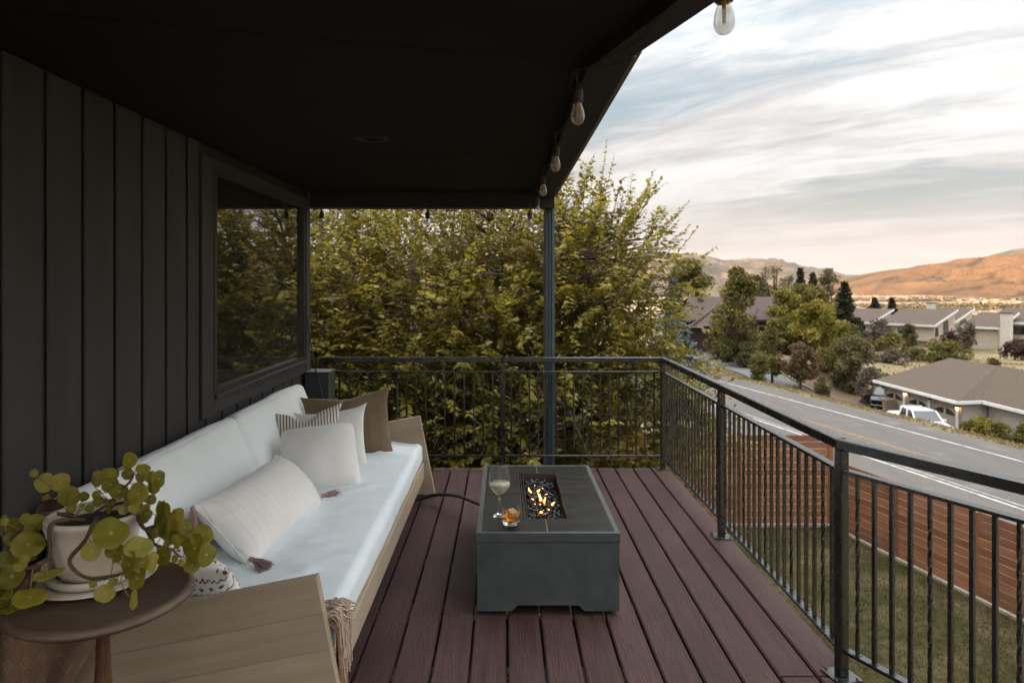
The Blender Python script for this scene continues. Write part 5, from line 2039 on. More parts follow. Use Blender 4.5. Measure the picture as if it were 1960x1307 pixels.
M_leaf1 = leaf_mat('mulberry_leaves', [(0.1002, 0.0891, 0.0133), (0.1669, 0.1458, 0.0211), (0.2447, 0.2102, 0.0378), (0.3560, 0.3026, 0.0734)], .50, .42)
M_leaf1b = leaf_mat('hedge_leaves', [(0.0506, 0.0460, 0.0074), (0.0810, 0.0718, 0.0110), (0.1288, 0.1104, 0.0184)], .40, .5)
big_tree('leafy_tree', 'big olive green tree filling the view behind the back railing', (.0, 8.9, YARD),
         [((-.5, 9.2, .75), (2.3, 1.9, 2.15)), ((1.05, 8.6, 1.45), (1.10, 1.1, 1.34), 1.25), ((1.60, 8.4, -.25), (.82, 1.0, 1.0), 1.2), ((2.0, 8.0, .0), (.45, .5, .55), 1.0), ((.9, 8.0, -1.5), (1.4, .9, 1.35)), ((-1.2, 8.2, -1.2), (1.6, .9, 1.5)), ((-2.9, 9.2, .7), (1.5, 1.6, 2.2)), ((.3, 7.7, .2), (1.2, .7, 1.2))],
         6000, .094, M_leaf1, 11, 18, stems=[(-.9, .2, 0), (.3, 0, 0), (-2.2, .5, 0), (.9, -.2, 0)])
big_tree('leafy_tree', 'darker dense tree farther back behind the olive tree', (-3.0, 14.0, YARD),
         [((-3.2, 14, .6), (3.6, 2.0, 3.0)), ((.6, 14.8, -.2), (2.6, 1.8, 2.5)), ((-6.5, 13, .6), (2.6, 2, 3.0)), ((3.6, 16.5, -2.2), (1.6, 1.6, 1.5))],
         3600, .14, M_leaf1b, 12, 12, shoot=(.6, 1.3), trunk_r=.14, lpm=15)


def mid_tree(name, label, u, d, vtop, wpx, mats, seed, vbot=None, kind='round', dens=1.0, leaf=.34, cat='tree', group='trees across the road', bark=None, dx=0.0, stem=.18):
    """A tree seen across the road: photo column u, distance d, top row, width in photo pixels."""
    rd = random.Random(seed)
    r_ = np.random.default_rng(seed)
    x = (u - CX) * d / F
    gz_ = ground_z(x, d)
    top = EYE - (vtop - CY) * d / F
    H = max(1.0, top - gz_)
    Wd = wpx * d / F
    root = thing(name, label, cat, (x, d, gz_), group)
    tb = MB()
    P_, D_, N_, S_, Rn = [], [], [], [], []

    def clump(c_, rad, nlf, tone):
        dv_ = r_.normal(0, 1, (nlf, 3))
        dv_ /= np.linalg.norm(dv_, axis=1, keepdims=True)
        rr = r_.random((nlf, 1)) ** .45
        P_.append(np.array(c_)[None] + dv_ * rr * np.array(rad)[None])
        D_.append(dv_ + r_.normal(0, .6, (nlf, 3)) + np.array([[0, 0, -.1]]))
        N_.append(dv_ * .6 + np.array([[0, 0, .7]]) + r_.normal(0, .4, (nlf, 3)))
        S_.append(leaf * r_.uniform(.6, 1.25, nlf))
        Rn.append(np.clip(tone + r_.normal(0, .12, nlf), 0, 1))
    if kind == 'conifer':
        tb.tube([(x, d, gz_ - .3), (x + .1, d, gz_ + H * .6), (x, d, gz_ + H * .98)], [.035 * H * .5, .02 * H * .5, .02], 7)
        nw = int(15 + H * 1.6)
        for k in range(nw):
            f = k / (nw - 1)
            z_ = gz_ + H * (stem * .5 + (1 - stem * .5) * f)
            rad = Wd / 2 * (1 - f) ** .95 * rd.uniform(.7, 1.25) * (1.35 if k % 3 == 0 else 1.0) + .10
            nb = max(4, int(9 * (1 - f) + 4))
            for q in range(nb):
                a = rd.uniform(0, 6.28)
                L_ = rad * rd.uniform(.55, 1.08)
                e_ = Vector((x + math.cos(a) * L_, d + math.sin(a) * L_, z_ - .22 * L_ + .10))
                tb.tube([(x, d, z_), e_], [.03, .008], 3, cap=False)
                m_ = max(4, int(13 * dens * L_ / 1.2))
                for j in range(m_):
                    g_ = (j + 1) / m_
                    c_ = Vector((x, d, z_)).lerp(e_, g_)
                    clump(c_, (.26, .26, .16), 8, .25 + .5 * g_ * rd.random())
    else:
        hub = gz_ + H * stem
        nl = {'round': 9, 'tall': 9, 'airy': 12, 'shrub': 7, 'weep': 8}[kind]
        tips = []
        for k in range(nl):
            a = rd.uniform(0, 6.28)
            f = rd.uniform(.35, 1.0)
            z_ = hub + (H * (1 - stem)) * f * .94
            env = math.sin(math.pi * min(1, (.16 + .80 * f))) ** (.6 if kind != 'tall' else .8)
            rr = Wd / 2 * env * rd.uniform(.25, .8)
            if k == 0:
                z_, rr = gz_ + H * .92, 0
            tip = Vector((x + math.cos(a) * rr, d + math.sin(a) * rr, z_))
            b0 = Vector((x + (rd.uniform(-.3, .3) if kind == 'shrub' else 0), d, gz_ - .1))
            pth = [b0, Vector((x, d, hub)).lerp(tip, .15) if kind != 'shrub' else b0.lerp(tip, .4), tip]
            tb.tube(spline(pth, 4), [(.030 * H if kind != 'shrub' else .02 * H) * (1 - .85 * i / 8) * .7 for i in range(9)], 6, cap=False)
            tips.append(tip)
        nc = int({'round': 40, 'tall': 40, 'airy': 34, 'shrub': 26, 'weep': 22}[kind] * dens)
        for k in range(nc):
            f = rd.random()
            z_ = hub + (H * (1 - stem)) * f
            if kind == 'tall':
                env = (math.sin(math.pi * min(1, .20 + .78 * f)) ** .7) * (1 if f < .6 else rd.uniform(.4, 1))
            elif kind == 'weep':
                env = math.sin(math.pi * min(1, .25 + .55 * f)) ** .5
            else:
                env = math.sqrt(max(0, 1 - (2 * (f - .46)) ** 2 * .92))
            a = rd.uniform(0, 6.28)
            rr = Wd / 2 * env * rd.random() ** .5 * .86
            cr = {'round': .105, 'tall': .085, 'airy': .075, 'shrub': .14, 'weep': .10}[kind] * (H * .5 + Wd * .5) * rd.uniform(.7, 1.3)
            c_ = (x + math.cos(a) * rr, d + math.sin(a) * rr, min(z_, gz_ + H - cr * .5))
            rad = (cr, cr, cr * (.85 if kind != 'weep' else 1.9))
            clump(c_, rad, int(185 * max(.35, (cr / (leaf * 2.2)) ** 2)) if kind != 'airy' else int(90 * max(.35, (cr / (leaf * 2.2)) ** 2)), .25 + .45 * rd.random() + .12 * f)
            if k % 2 == 0:
                t_ = min(tips, key=lambda q: (q - Vector(c_)).length)
                tb.tube([t_, Vector(c_)], [.025, .008], 3, cap=False)
    tb.build('trunk', bark or M_bark, root)
    scatter_cards('crown', np.concatenate(P_), np.concatenate(D_), np.concatenate(N_), np.concatenate(S_), SMALL, SMALLF, mats, root, np.concatenate(Rn))
    return root


G_mid = leaf_mat('green_foliage', [(0.0638, 0.0612, 0.0153), (0.1062, 0.0986, 0.0238), (0.1573, 0.1403, 0.0340), (0.2210, 0.1870, 0.0510)], .3, .6)
G_lime = leaf_mat('yellow_green_foliage', [(0.0850, 0.0816, 0.0136), (0.1445, 0.1318, 0.0204), (0.2210, 0.1913, 0.0306), (0.2890, 0.2465, 0.0467)], .3, .6)
G_dark = leaf_mat('dark_conifer_needles', [(0.0272, 0.0289, 0.0145), (0.0476, 0.0493, 0.0238), (0.0765, 0.0731, 0.0323)], .15, .7)
G_blue = leaf_mat('blue_spruce_needles', [(0.085, 0.115, 0.125), (0.140, 0.180, 0.190), (0.22, 0.26, 0.27)], .15, .7)
G_olive = leaf_mat('olive_brown_foliage', [(0.0723, 0.0629, 0.0255), (0.1190, 0.1020, 0.0425), (0.1700, 0.1428, 0.0629)], .25, .7)
G_grey = leaf_mat('grey_brown_twigs', [(0.082, 0.066, 0.050), (0.125, 0.102, 0.080), (0.17, 0.14, 0.112)], .2, .8)
G_red = leaf_mat('russet_foliage', [(0.072, 0.040, 0.024), (0.125, 0.070, 0.036), (0.115, 0.088, 0.038), (0.17, 0.11, 0.055)], .25, .7)
G_dkred = leaf_mat('dark_red_foliage', [(0.040, 0.022, 0.018), (0.070, 0.036, 0.028), (0.10, 0.052, 0.038)], .2, .7)

mid_tree('broadleaf_tree', 'rounded dark green tree behind the brown house roof', 1318, 118, 502, 106, G_mid, 21, leaf=.5)
mid_tree('blue_spruce', 'pale blue spruce at the left end of the brown house', 1288, 66, 538, 96, G_blue, 22, kind='conifer', leaf=.30, stem=.05)
mid_tree('broadleaf_tree', 'tall tree with spiky top standing before the brown house', 1414, 76, 517, 112, G_mid, 23, kind='tall', leaf=.34, dens=1.35, stem=.10)
mid_tree('broadleaf_tree', 'airy tall tree with thin crown against the pale mountain', 1481, 125, 500, 76, G_olive, 24, kind='airy', leaf=.42, dens=1.2)
mid_tree('spruce_tree', 'slender dark spruce poking up between the tall trees', 1532, 128, 517, 56, G_dark, 25, kind='conifer', leaf=.42)
mid_tree('birch_tree', 'thin birch with pale bare branches left of the slender spruce', 1516, 112, 528, 34, G_olive, 26, kind='airy', leaf=.30, dens=.5, bark=M_pale)
mid_tree('spruce_tree', 'short dark spruce between slender spruce and ragged pine', 1556, 122, 526, 62, G_dark, 27, kind='conifer', leaf=.42)
mid_tree('pine_tree', 'ragged tall pine with leaning crown on the skyline', 1585, 118, 516, 54, G_olive, 28, kind='airy', leaf=.42, dens=1.5)
mid_tree('conifer_tree', 'dark dense conifer at the end of the townhouse row', 1617, 98, 544, 92, G_dark, 29, kind='conifer', leaf=.42, dens=1.2, stem=.05)
mid_tree('broadleaf_tree', 'bright yellow green tree against the brown roof gable', 1508, 88, 556, 82, G_lime, 30, leaf=.36, dens=1.1, stem=.10)
mid_tree('broadleaf_tree', 'large spreading yellow green tree below the ragged pine', 1566, 80, 578, 112, G_lime, 31, leaf=.36, dens=1.2, stem=.08)
mid_tree('broadleaf_tree', 'olive green tree filling the gap under the skyline pines', 1545, 106, 548, 110, G_mid, 47, leaf=.42, dens=1.0, stem=.08)
mid_tree('young_tree', 'narrow young green tree beside the side street', 1478, 68, 611, 50, G_mid, 32, kind='tall', leaf=.24, dens=1.1)
mid_tree('shrub', 'grey green clipped shrub nearest the brown house window', 1396, 79, 651, 42, G_olive, 33, kind='shrub', leaf=.2, cat='shrub', group='shrubs across the road', stem=.05)
mid_tree('shrub', 'grey green shrub right of the clipped shrub by the kerb', 1426, 74, 657, 38, G_olive, 34, kind='shrub', leaf=.2, cat='shrub', group='shrubs across the road', stem=.05)
mid_tree('shrub', 'small rounded light green shrub beside the side street kerb', 1452, 66, 671, 38, G_mid, 35, kind='shrub', leaf=.18, cat='shrub', group='shrubs across the road', stem=.05)
mid_tree('shrub', 'russet leaved small tree on the mulch bank', 1532, 66, 656, 70, G_red, 36, kind='round', leaf=.22, cat='shrub', group='shrubs across the road', stem=.25)
mid_tree('shrub', 'dark round shrub at the foot of the mulch bank', 1573, 59, 722, 30, G_olive, 37, kind='shrub', leaf=.16, cat='shrub', group='shrubs across the road', stem=.05)
mid_tree('shrub', 'wide olive shrub in the dry grass behind the pickup', 1634, 66, 648, 86, G_olive, 38, kind='shrub', leaf=.26, dens=1.5, cat='shrub', group='shrubs across the road', stem=.05)
mid_tree('shrub', 'leafless grey brown bush on the dry slope', 1706, 76, 672, 64, G_grey, 39, kind='shrub', leaf=.22, cat='shrub', group='shrubs across the road', stem=.05)
mid_tree('shrub', 'low spreading dark pine bushes above the garage roof', 1800, 84, 655, 104, G_mid, 40, kind='shrub', leaf=.3, dens=1.3, cat='shrub', group='shrubs across the road', stem=.03)
mid_tree('shrub', 'yellow green bush below the left townhouse', 1708, 95, 640, 60, G_mid, 41, kind='shrub', leaf=.3, cat='shrub', group='shrubs across the road', stem=.05)
mid_tree('shrub', 'bare dark bush against the left townhouse wall', 1682, 112, 612, 60, G_grey, 42, kind='round', leaf=.3, cat='shrub', group='shrubs across the road', stem=.15)
mid_tree('shrub', 'olive bush under the windows of the middle townhouse', 1738, 112, 622, 40, G_olive, 43, kind='round', leaf=.3, cat='shrub', group='shrubs across the road', stem=.15)
mid_tree('weeping_tree', 'pale weeping tree between two townhouses', 1852, 108, 620, 36, G_grey, 44, kind='weep', leaf=.34, dens=1.3, stem=.05)
mid_tree('shrub', 'dark red bush at the foot of the white chimney', 1944, 98, 655, 54, G_dkred, 45, kind='shrub', leaf=.3, cat='shrub', group='shrubs across the road', stem=.05)
mid_tree('shrub', 'dark red brown shrub at the corner of the middle townhouse', 1822, 114, 632, 42, G_dkred, 46, kind='shrub', leaf=.3, cat='shrub', group='shrubs across the road', stem=.05)
mid_tree('broadleaf_tree', 'low dark green tree at the right end of the brown house', 1500, 84, 606, 66, G_mid, 71, leaf=.32, dens=1.1, stem=.05)
mid_tree('broadleaf_tree', 'olive tree behind the brown roof ridge left of the airy tree', 1446, 112, 532, 70, G_olive, 72, leaf=.4, dens=1.1, stem=.05)
mid_tree('broadleaf_tree', 'broad green tree at the foot of the dark conifer', 1606, 88, 612, 84, G_mid, 73, leaf=.34, dens=1.2, stem=.04)
mid_tree('shrub', 'olive thicket on the bank between russet tree and wide shrub', 1586, 70, 668, 66, G_mid, 74, kind='shrub', leaf=.24, dens=1.3, cat='shrub', group='shrubs across the road', stem=.03)
mid_tree('shrub', 'low tan brush below the wide olive shrub', 1668, 62, 706, 54, G_grey, 75, kind='shrub', leaf=.18, dens=1.1, cat='shrub', group='shrubs across the road', stem=.03)
mid_tree('shrub', 'grey green brush spilling down behind the garage roof corner', 1690, 68, 716, 56, G_olive, 76, kind='shrub', leaf=.18, dens=1.1, cat='shrub', group='shrubs across the road', stem=.03)
mid_tree('shrub', 'tuft of dark brush on the dry slope above the garage ridge', 1756, 92, 668, 36, G_olive, 77, kind='shrub', leaf=.22, cat='shrub', group='shrubs across the road', stem=.03)
mid_tree('shrub', 'small olive bush on the slope beyond the garage roof', 1900, 84, 688, 30, G_olive, 78, kind='shrub', leaf=.2, cat='shrub', group='shrubs across the road', stem=.03)
mid_tree('broadleaf_tree', 'green tree hiding the left half of the brown house wall', 1376, 82, 600, 56, G_mid, 79, leaf=.3, dens=1.0, stem=.05)
mid_tree('fir_tree', 'dark fir behind the roof of the left townhouse', 1674, 165, 572, 40, G_dark, 48, kind='conifer', leaf=.5, dens=1.2)
mid_tree('fir_tree', 'smaller dark fir right of the roof fir', 1707, 170, 573, 32, G_dark, 49, kind='conifer', leaf=.5, dens=1.2)
for i, (u, vt, wpx, d, lab) in enumerate(((1858, 806, 36, 46.5, 'small olive bush at the garage corner'), (1880, 800, 50, 45.5, 'tall rounded olive bush beside the lap siding wall'), (1912, 812, 54, 42.5, 'wide low olive bush under the dark house wall'), (1958, 812, 46, 40.5, 'olive bush at the right edge by the road verge'))):
    mid_tree('garden_bush', lab, u, d, vt, wpx, G_lime if i == 1 else G_mid, 60 + i, kind='shrub', leaf=.14, dens=1.5, cat='bush', group='bushes along the garage house', stem=.02)
n = 2600
hp = [(1462 + 100 * f, 66 - 9 * f) for f in rng.random(n)]
pos = []
for (u, d) in hp:
    d = d + rng.uniform(-1.1, 1.1)
    x = (u - CX) * d / F + rng.uniform(-.6, .6) + 2.6
    pos.append((x, d, ground_z(x, d) + rng.uniform(.0, .45)))
gc = scatter_cards('ground_cover', np.array(pos), rng.normal(0, 1, (n, 3)) + [0, 0, .8], rng.normal(0, 1, (n, 3)) + [0, 0, 1], rng.uniform(.14, .3, n), SMALL, SMALLF, G_lime, kind='stuff')
tag(gc, 'low yellow green ground cover on the bank beside the side street', 'ground cover')

# ------------------------------------------------------------------ houses across the road
K = 1.1


def H1(x, y, z):
    return Vector((x * K, y * K, EYE + (z - EYE) * K))


gh = thing('garage_house', 'long low taupe house with three garage doors and brown shingle roof', 'house', H1(31, 46, -8.6))
EZ, RZ1, GZ = -5.98, -4.25, -8.75
b = MB()
# roof faces with thickness: garage part, hip return, main part, far side
e = [H1(29.0, 43.7, EZ), H1(29.0, 53.6, EZ), H1(35, 53.6, RZ1), H1(35, 49.6, RZ1), H1(35, 48.4, RZ1), H1(30.8, 44.0, EZ), H1(30.8, 30, EZ), H1(35, 30, RZ1), H1(41, 30, EZ), H1(41, 53.6, EZ)]
th = Vector((0, 0, -.14))
faces = [(0, 3, 2, 1), (0, 5, 4, 3), (5, 6, 7, 4), (2, 9, 8, 7), (2, 3, 4, 7)]
b.add(e, faces)
b.add([q + th for q in e], [f[::-1] for f in faces])
b.build('roof', M_roof, gh)


def fascia_strip(pts, hgt, thick, name='fascia', mm=None, par=None):
    for a, c_ in zip(pts, pts[1:]):
        q_ = MB()
        d_ = (c_ - a).normalized()
        nrm = Vector((d_.y, -d_.x, 0)) * thick
        q_.add([a - nrm * .5, c_ - nrm * .5, c_ + nrm * .5, a + nrm * .5] + [p_ + Vector((0, 0, -hgt)) for p_ in (a - nrm * .5, c_ - nrm * .5, c_ + nrm * .5, a + nrm * .5)],
               [(0, 1, 2, 3), (7, 6, 5, 4), (0, 4, 5, 1), (1, 5, 6, 2), (2, 6, 7, 3), (3, 7, 4, 0)])
        q_.build(name, mm or M_fascia, par)


dz = Vector((0, 0, .02))
fascia_strip([H1(28.95, 53.6, EZ) + dz, H1(28.95, 43.6, EZ) + dz, H1(30.75, 43.95, EZ) + dz, H1(30.75, 30, EZ) + dz], .22, .10, par=gh)
b = MB()
WZ = EZ + .02
b.prism([H1(29.6, 44.2, GZ), H1(40.5, 44.2, GZ), H1(40.5, 53.2, GZ), H1(29.6, 53.2, GZ)], (0, 0, (WZ - GZ) * K))
b.build('garage_wall', M_taupe, gh)
b = MB()
b.prism([H1(31.3, 30.2, GZ), H1(40.4, 30.2, GZ), H1(40.4, 44.1, GZ), H1(31.3, 44.1, GZ)], (0, 0, (WZ - GZ) * K))
b.build('wing_wall', M_beige, gh)
gx = 29.6 * K
for i in range(14):
    z_ = EYE + (GZ + .9 - EYE) * K + .155 * i
    box('siding_board', (1.80, .03, .145), (30.43 * K, 44.2 * K - .022, z_), M_sidingw, gh, None, .006)
for i in range(14):
    z_ = EYE + (GZ + .9 - EYE) * K + .155 * i
    box('siding_board', (.03, 3.2, .145), (31.3 * K - .02, 42.6 * K, z_), M_sidingw, gh, None, .006)
box('wall_base', (.06, 14.5, 1.0), (31.3 * K - .03, 37 * K, EYE + (GZ + .45 - EYE) * K), M_roof3, gh, None, .01)
wnd = box('window', (.08, 1.6, 1.0), (31.3 * K - .03, 39.6 * K, EYE + (EZ - 1.05 - EYE) * K), M_fascia, gh, None, .01)
box('pane', (.03, 1.4, .8), (31.3 * K - .065, 39.6 * K, EYE + (EZ - 1.05 - EYE) * K), M_dglass, wnd, None, .005)
for i in range(3):
    yc = (45.75 + i * 2.95) * K
    zb = EYE + (GZ - EYE) * K
    dr = MB()
    dr.box((gx - .03, yc, zb + 1.15), (.05, 2.35, 2.30))
    dro = dr.build('garage_door', M_gdoor, gh)
    for k in range(4):
        box('panel', (.03, 2.30, .50), (gx - .068, yc, zb + .30 + .56 * k), M_gdoor, dro, None, .012)
    for sy in (-1, 1):
        q_ = MB()
        pts = []
        for k in range(9):
            f = -1 + 2 * k / 8
            yy = yc + sy * .62 + f * .48
            arch = .30 * (1 - ((yy - yc) / 1.2) ** 2)
            pts.append((gx - .10, yy, zb + 1.93 + arch))
        low = [(gx - .10, yc + sy * .62 + .48, zb + 1.80), (gx - .10, yc + sy * .62 - .48, zb + 1.80)]
        q_.prism(pts + low, (.035, 0, 0))
        q_.build('pane', M_dglass, dro)
    for sy in (-1.32, 1.32):
        box('door_trim', (.09, .22, 2.62), (gx - .045, yc + sy, zb + 1.31), M_taupe if sy > 0 else M_fascia, gh, None, .01)
m, t, p, o = nodes('lit_lantern')
p.inputs['Emission Color'].default_value = (1.0, 0.62, 0.25, 1)
p.inputs['Emission Strength'].default_value = 4.0
p.inputs['Base Color'].default_value = (0.8, 0.6, 0.3, 1)
M_lamp = m
for i, (yc, lit) in enumerate(((44.35, 1), (47.25, 0), (50.15, 1), (53.0, 0))):
    z_ = EYE + (EZ - .62 - EYE) * K
    q_ = MB()
    q_.lathe([(.0, .30), (.05, .28), (.14, .17), (.14, .15), (.0, .15)], (gx - .20, yc * K, z_), 10)
    q_.box((gx - .07, yc * K, z_ + .2), (.14, .05, .05))
    lo_ = q_.build('wall_lantern', M_rubber, gh)
    q_ = MB()
    q_.lathe([(.0, .15), (.085, .149), (.095, .05), (.05, -.04), (.0, -.05)], (gx - .20, yc * K, z_), 10)
    q_.build('lamp_glass', M_lamp if lit else M_lens, lo_)

# brown house behind the trees
d0 = 88
hb = thing('brown_house', 'dark red brown house with plum shingle roof half hidden by trees', 'house', P(1400, 690, d0))


def HB(u, v, d):
    return P(u, v, d)


b = MB()
rA, rB, rC, rD = P(1300, 612, d0), P(1502, 612, d0), P(1483, 568, d0 + 5.5), P(1318, 568, d0 + 5.5)
rE, rF = rA + Vector((1, 11, 0)), rB + Vector((0.6, 11, 0))
b.add([rA, rB, rC, rD, rE, rF], [(0, 1, 2, 3), (3, 2, 5, 4)])
b.add([q + Vector((0, 0, -.2)) for q in (rA, rB, rC, rD, rE, rF)], [(3, 2, 1, 0), (4, 5, 2, 3)])
b.build('roof', M_roof3, hb)
zb = ground_z(27, 88) - .5
b = MB()
wl = [Vector((rA.x + .5, d0 + .6, zb)), Vector((rB.x - .5, d0 + .6, zb)), Vector((rB.x - .3, d0 + 10, zb)), Vector((rA.x + .8, d0 + 10, zb))]
b.prism(wl, (0, 0, rA.z + .05 - zb))
b.add([Vector((rB.x - .5, d0 + .6, rA.z + .04)), Vector((rB.x - .3, d0 + 10, rA.z + .04)), Vector((rC.x + .6, d0 + 5.5, rC.z - .25))], [(0, 1, 2)])
b.build('wall', M_dwall, hb)
# cross gable on the left
b = MB()
g0, g1, g2 = P(1322, 628, d0 - 2.5), P(1374, 622, d0 - 2.5), P(1368, 585, d0 + 3)
b.add([g0, g1, g2, g0 + Vector((.6, 8, .5))], [(0, 1, 2), (0, 2, 3)])
b.add([P(1322, 624, d0 - 2.55), P(1366, 590, d0 - 1), P(1368, 593, d0 - 1), P(1324, 629, d0 - 2.55)], [(0, 1, 2, 3)])
b.build('gable_roof', M_roof3, hb)
wz = P(1355, 631, d0 - .3)
wn = box('window', (1.15, .10, 1.15), (wz.x, d0 + .56, wz.z), M_taupe, hb, None, .02)
box('pane', (.85, .05, .85), (wz.x, d0 + .51, wz.z), M_dglass, wn, None, .01)
wz = P(1464, 628, d0)
wn = box('window', (1.5, .10, 1.2), (wz.x, d0 + .56, wz.z - .3), M_taupe, hb, None, .02)
box('pane', (1.2, .05, .9), (wz.x, d0 + .51, wz.z - .3), M_dglass, wn, None, .01)
cz = P(1341, 572, d0 + 4.5)
b = MB()
b.box((cz.x, cz.y, cz.z - .7), (.65, .65, 1.7))
b.build('chimney', M_dwall, hb)

# row of townhouses turned to the view
E1, E2 = Vector((.803, .595, 0)), Vector((-.595, .803, 0))


def townhouse(label, u, v, d, depth, length, rise, wall_h, zdrop, lower=True, seed=0, balcony=False, chimney=None, wins=()):
    B = P(u, v, d)
    gz_ = B.z - wall_h
    root = thing('townhouse', label, 'house', (B.x, B.y, gz_), 'townhouses beyond the slope')

    def T(a, c_, z_):
        return B + E1 * a + E2 * c_ + Vector((0, 0, z_))
    sl_ = rise / depth
    q_ = MB()
    th_ = .20
    top = [T(0, -.1, 0), T(0, length, 0), T(depth, length, rise), T(depth, -.1, rise)]
    q_.add(top + [p_ + Vector((0, 0, -th_)) for p_ in top], [(0, 3, 2, 1), (4, 5, 6, 7), (2, 3, 7, 6), (1, 2, 6, 5)])
    q_.build('roof', M_roof2, root)
    q_ = MB()
    for a, c_ in ((top[0], top[1]), (top[3], top[0])):
        nv_ = (E1 if a is top[0] else E2) * -.08
        q_.add([a + nv_ + Vector((0, 0, .04)), c_ + nv_ + Vector((0, 0, .04)), c_ + nv_ + Vector((0, 0, -.34)), a + nv_ + Vector((0, 0, -.34)), a + Vector((0, 0, .04)), c_ + Vector((0, 0, .04)), c_ + Vector((0, 0, -.34)), a + Vector((0, 0, -.34))],
               [(0, 1, 2, 3), (4, 7, 6, 5), (0, 4, 5, 1), (3, 2, 6, 7), (0, 3, 7, 4), (1, 5, 6, 2)])
    q_.build('fascia', M_fascia, root)
    q_ = MB()
    w0, w1 = .7, depth - .2
    l0, l1 = .35, length - .25
    bt = -wall_h * .52 if lower else -wall_h - 1

    def block(a0, a1, c0_, c1, z0_, z1a, z1b):
        vs_ = [T(a0, c0_, z0_), T(a1, c0_, z0_), T(a1, c1, z0_), T(a0, c1, z0_), T(a0, c0_, z1a), T(a1, c0_, z1b), T(a1, c1, z1b), T(a0, c1, z1a)]
        q_.add(vs_, [(3, 2, 1, 0), (4, 5, 6, 7), (0, 1, 5, 4), (1, 2, 6, 5), (2, 3, 7, 6), (3, 0, 4, 7)])
    block(w0, w1, l0, l1, bt, w0 * sl_ - th_, w1 * sl_ - th_)
    if lower:
        block(w0 + .9, w1, l0 + .6, l1 - .2, -wall_h - 1, bt + .02, bt + .02)
    q_.build('wall', M_beige, root)
    A3 = Matrix((E2, E1, Vector((0, 0, 1)))).transposed().to_4x4()
    for (face, off, zc, ww, hh) in wins:
        if face == 'f':
            c_ = T(w0 - .02, off, zc)
            wn_ = box('window', (ww, .08, hh), c_, M_fascia, root, A3, .01)
            box('pane', (ww - .16, .06, hh - .16), c_ - E1 * .03, M_dglass, wn_, A3, .01)
        elif face == 'l':
            c_ = T(w0 + .88, off, zc)
            wn_ = box('door', (ww, .08, hh), c_, M_dglass, root, A3, .01)
        else:
            c_ = T(off, l0 - .02, zc)
            wn_ = box('window', (.08, ww, hh), c_, M_dglass, root, A3, .01)
    if chimney:
        a, c_, s_, z0_, z1_ = chimney
        q_ = MB()
        q_.box(T(a, c_, (z0_ + z1_) / 2), (s_, s_, z1_ - z0_), Matrix.Rotation(.637, 3, 'Z'))
        ch = q_.build('chimney', M_brick, root)
        q_ = MB()
        q_.box(T(a, c_, z1_ + .06), (s_ + .25, s_ + .25, .12), Matrix.Rotation(.637, 3, 'Z'))
        q_.build('chimney_cap', M_roof3, ch)
    if balcony:
        q_ = MB()
        q_.box(T(-.3, 2.0, -2.9), (2.4, 3.4, .18), Matrix.Rotation(.637, 3, 'Z'))
        for k in range(7):
            q_.box(T(-1.4, .6 + k * .5, -2.4), (.05, .05, 1.0), Matrix.Rotation(.637, 3, 'Z'))
        q_.box(T(-1.4, 2.1, -1.9), (.07, 3.2, .07), Matrix.Rotation(.637, 3, 'Z'))
        q_.build('balcony', M_roof3, root)
    return root


townhouse('leftmost townhouse with slanting white roof edge behind a bare bush', 1669, 617, 127, 8.6, 7.0, 2.3, 5.6, 0, True, 1, wins=(('f', 2.0, -1.3, 1.4, 1.3), ('f', 4.6, -1.3, 1.2, 1.3), ('s', 4.5, -.4, 3.2, 1.6)))
townhouse('middle townhouse with overhanging beige upper floor and brown slant roof', 1788, 622.5, 115, 9.6, 9.0, 2.45, 5.4, 0, True, 2, wins=(('f', 5.4, -1.15, 1.5, 1.2), ('f', 7.6, -1.15, 1.3, 1.2), ('s', 1.9, -1.25, 1.2, 1.5), ('s', 5.6, -.6, 2.0, 2.6), ('l', 1.4, -4.2, 1.1, 2.2)))
townhouse('farther townhouse roof behind the middle one with white edge and chimney', 1829, 615, 128, 9.0, 8.0, 2.3, 6.0, 0, False, 3, chimney=(5.2, 6.2, 1.3, -1, 3.2), wins=(('s', 4.5, -.5, 3.0, 1.6),))
townhouse('right townhouse with plain beige wall and tall white chimney', 1912, 627, 112, 9.0, 5.6, 2.2, 6.2, 0, False, 4, chimney=(.2, -1.0, 1.35, -5.0, 2.4), wins=(('s', 2.5, -1.5, 1.6, 1.5),))
townhouse('rightmost townhouse with balcony at the right edge of the view', 1975, 618, 114, 9.0, 6.5, 2.2, 6.2, 0, False, 5, balcony=True, wins=(('f', 2.0, -1.4, 2.2, 1.7), ('f', 4.6, -1.4, 1.2, 1.7)))


# ------------------------------------------------------------------ vehicles
def wheel(root, x, y, r, side, wd_):
    q_ = MB()
    q_.lathe([(r * .62, -wd_ / 2), (r * .92, -wd_ / 2), (r, -wd_ * .3), (r, wd_ * .3), (r * .92, wd_ / 2), (r * .62, wd_ / 2)], (0, 0, 0), 22)
    M = W[root] @ Matrix.Translation((x, y, r)) @ Matrix.Rotation(math.pi / 2, 4, 'X')
    wh = q_.build('tyre', M_rubber, root, M)
    q_ = MB()
    q_.lathe([(.0, side * wd_ * .30), (r * .2, side * wd_ * .34), (r * .5, side * wd_ * .25), (r * .63, side * wd_ * .42), (r * .63, -side * wd_ * .3), (0, -side * wd_ * .3)], (0, 0, 0), 18)
    q_.build('rim', M_chrome, wh, M)


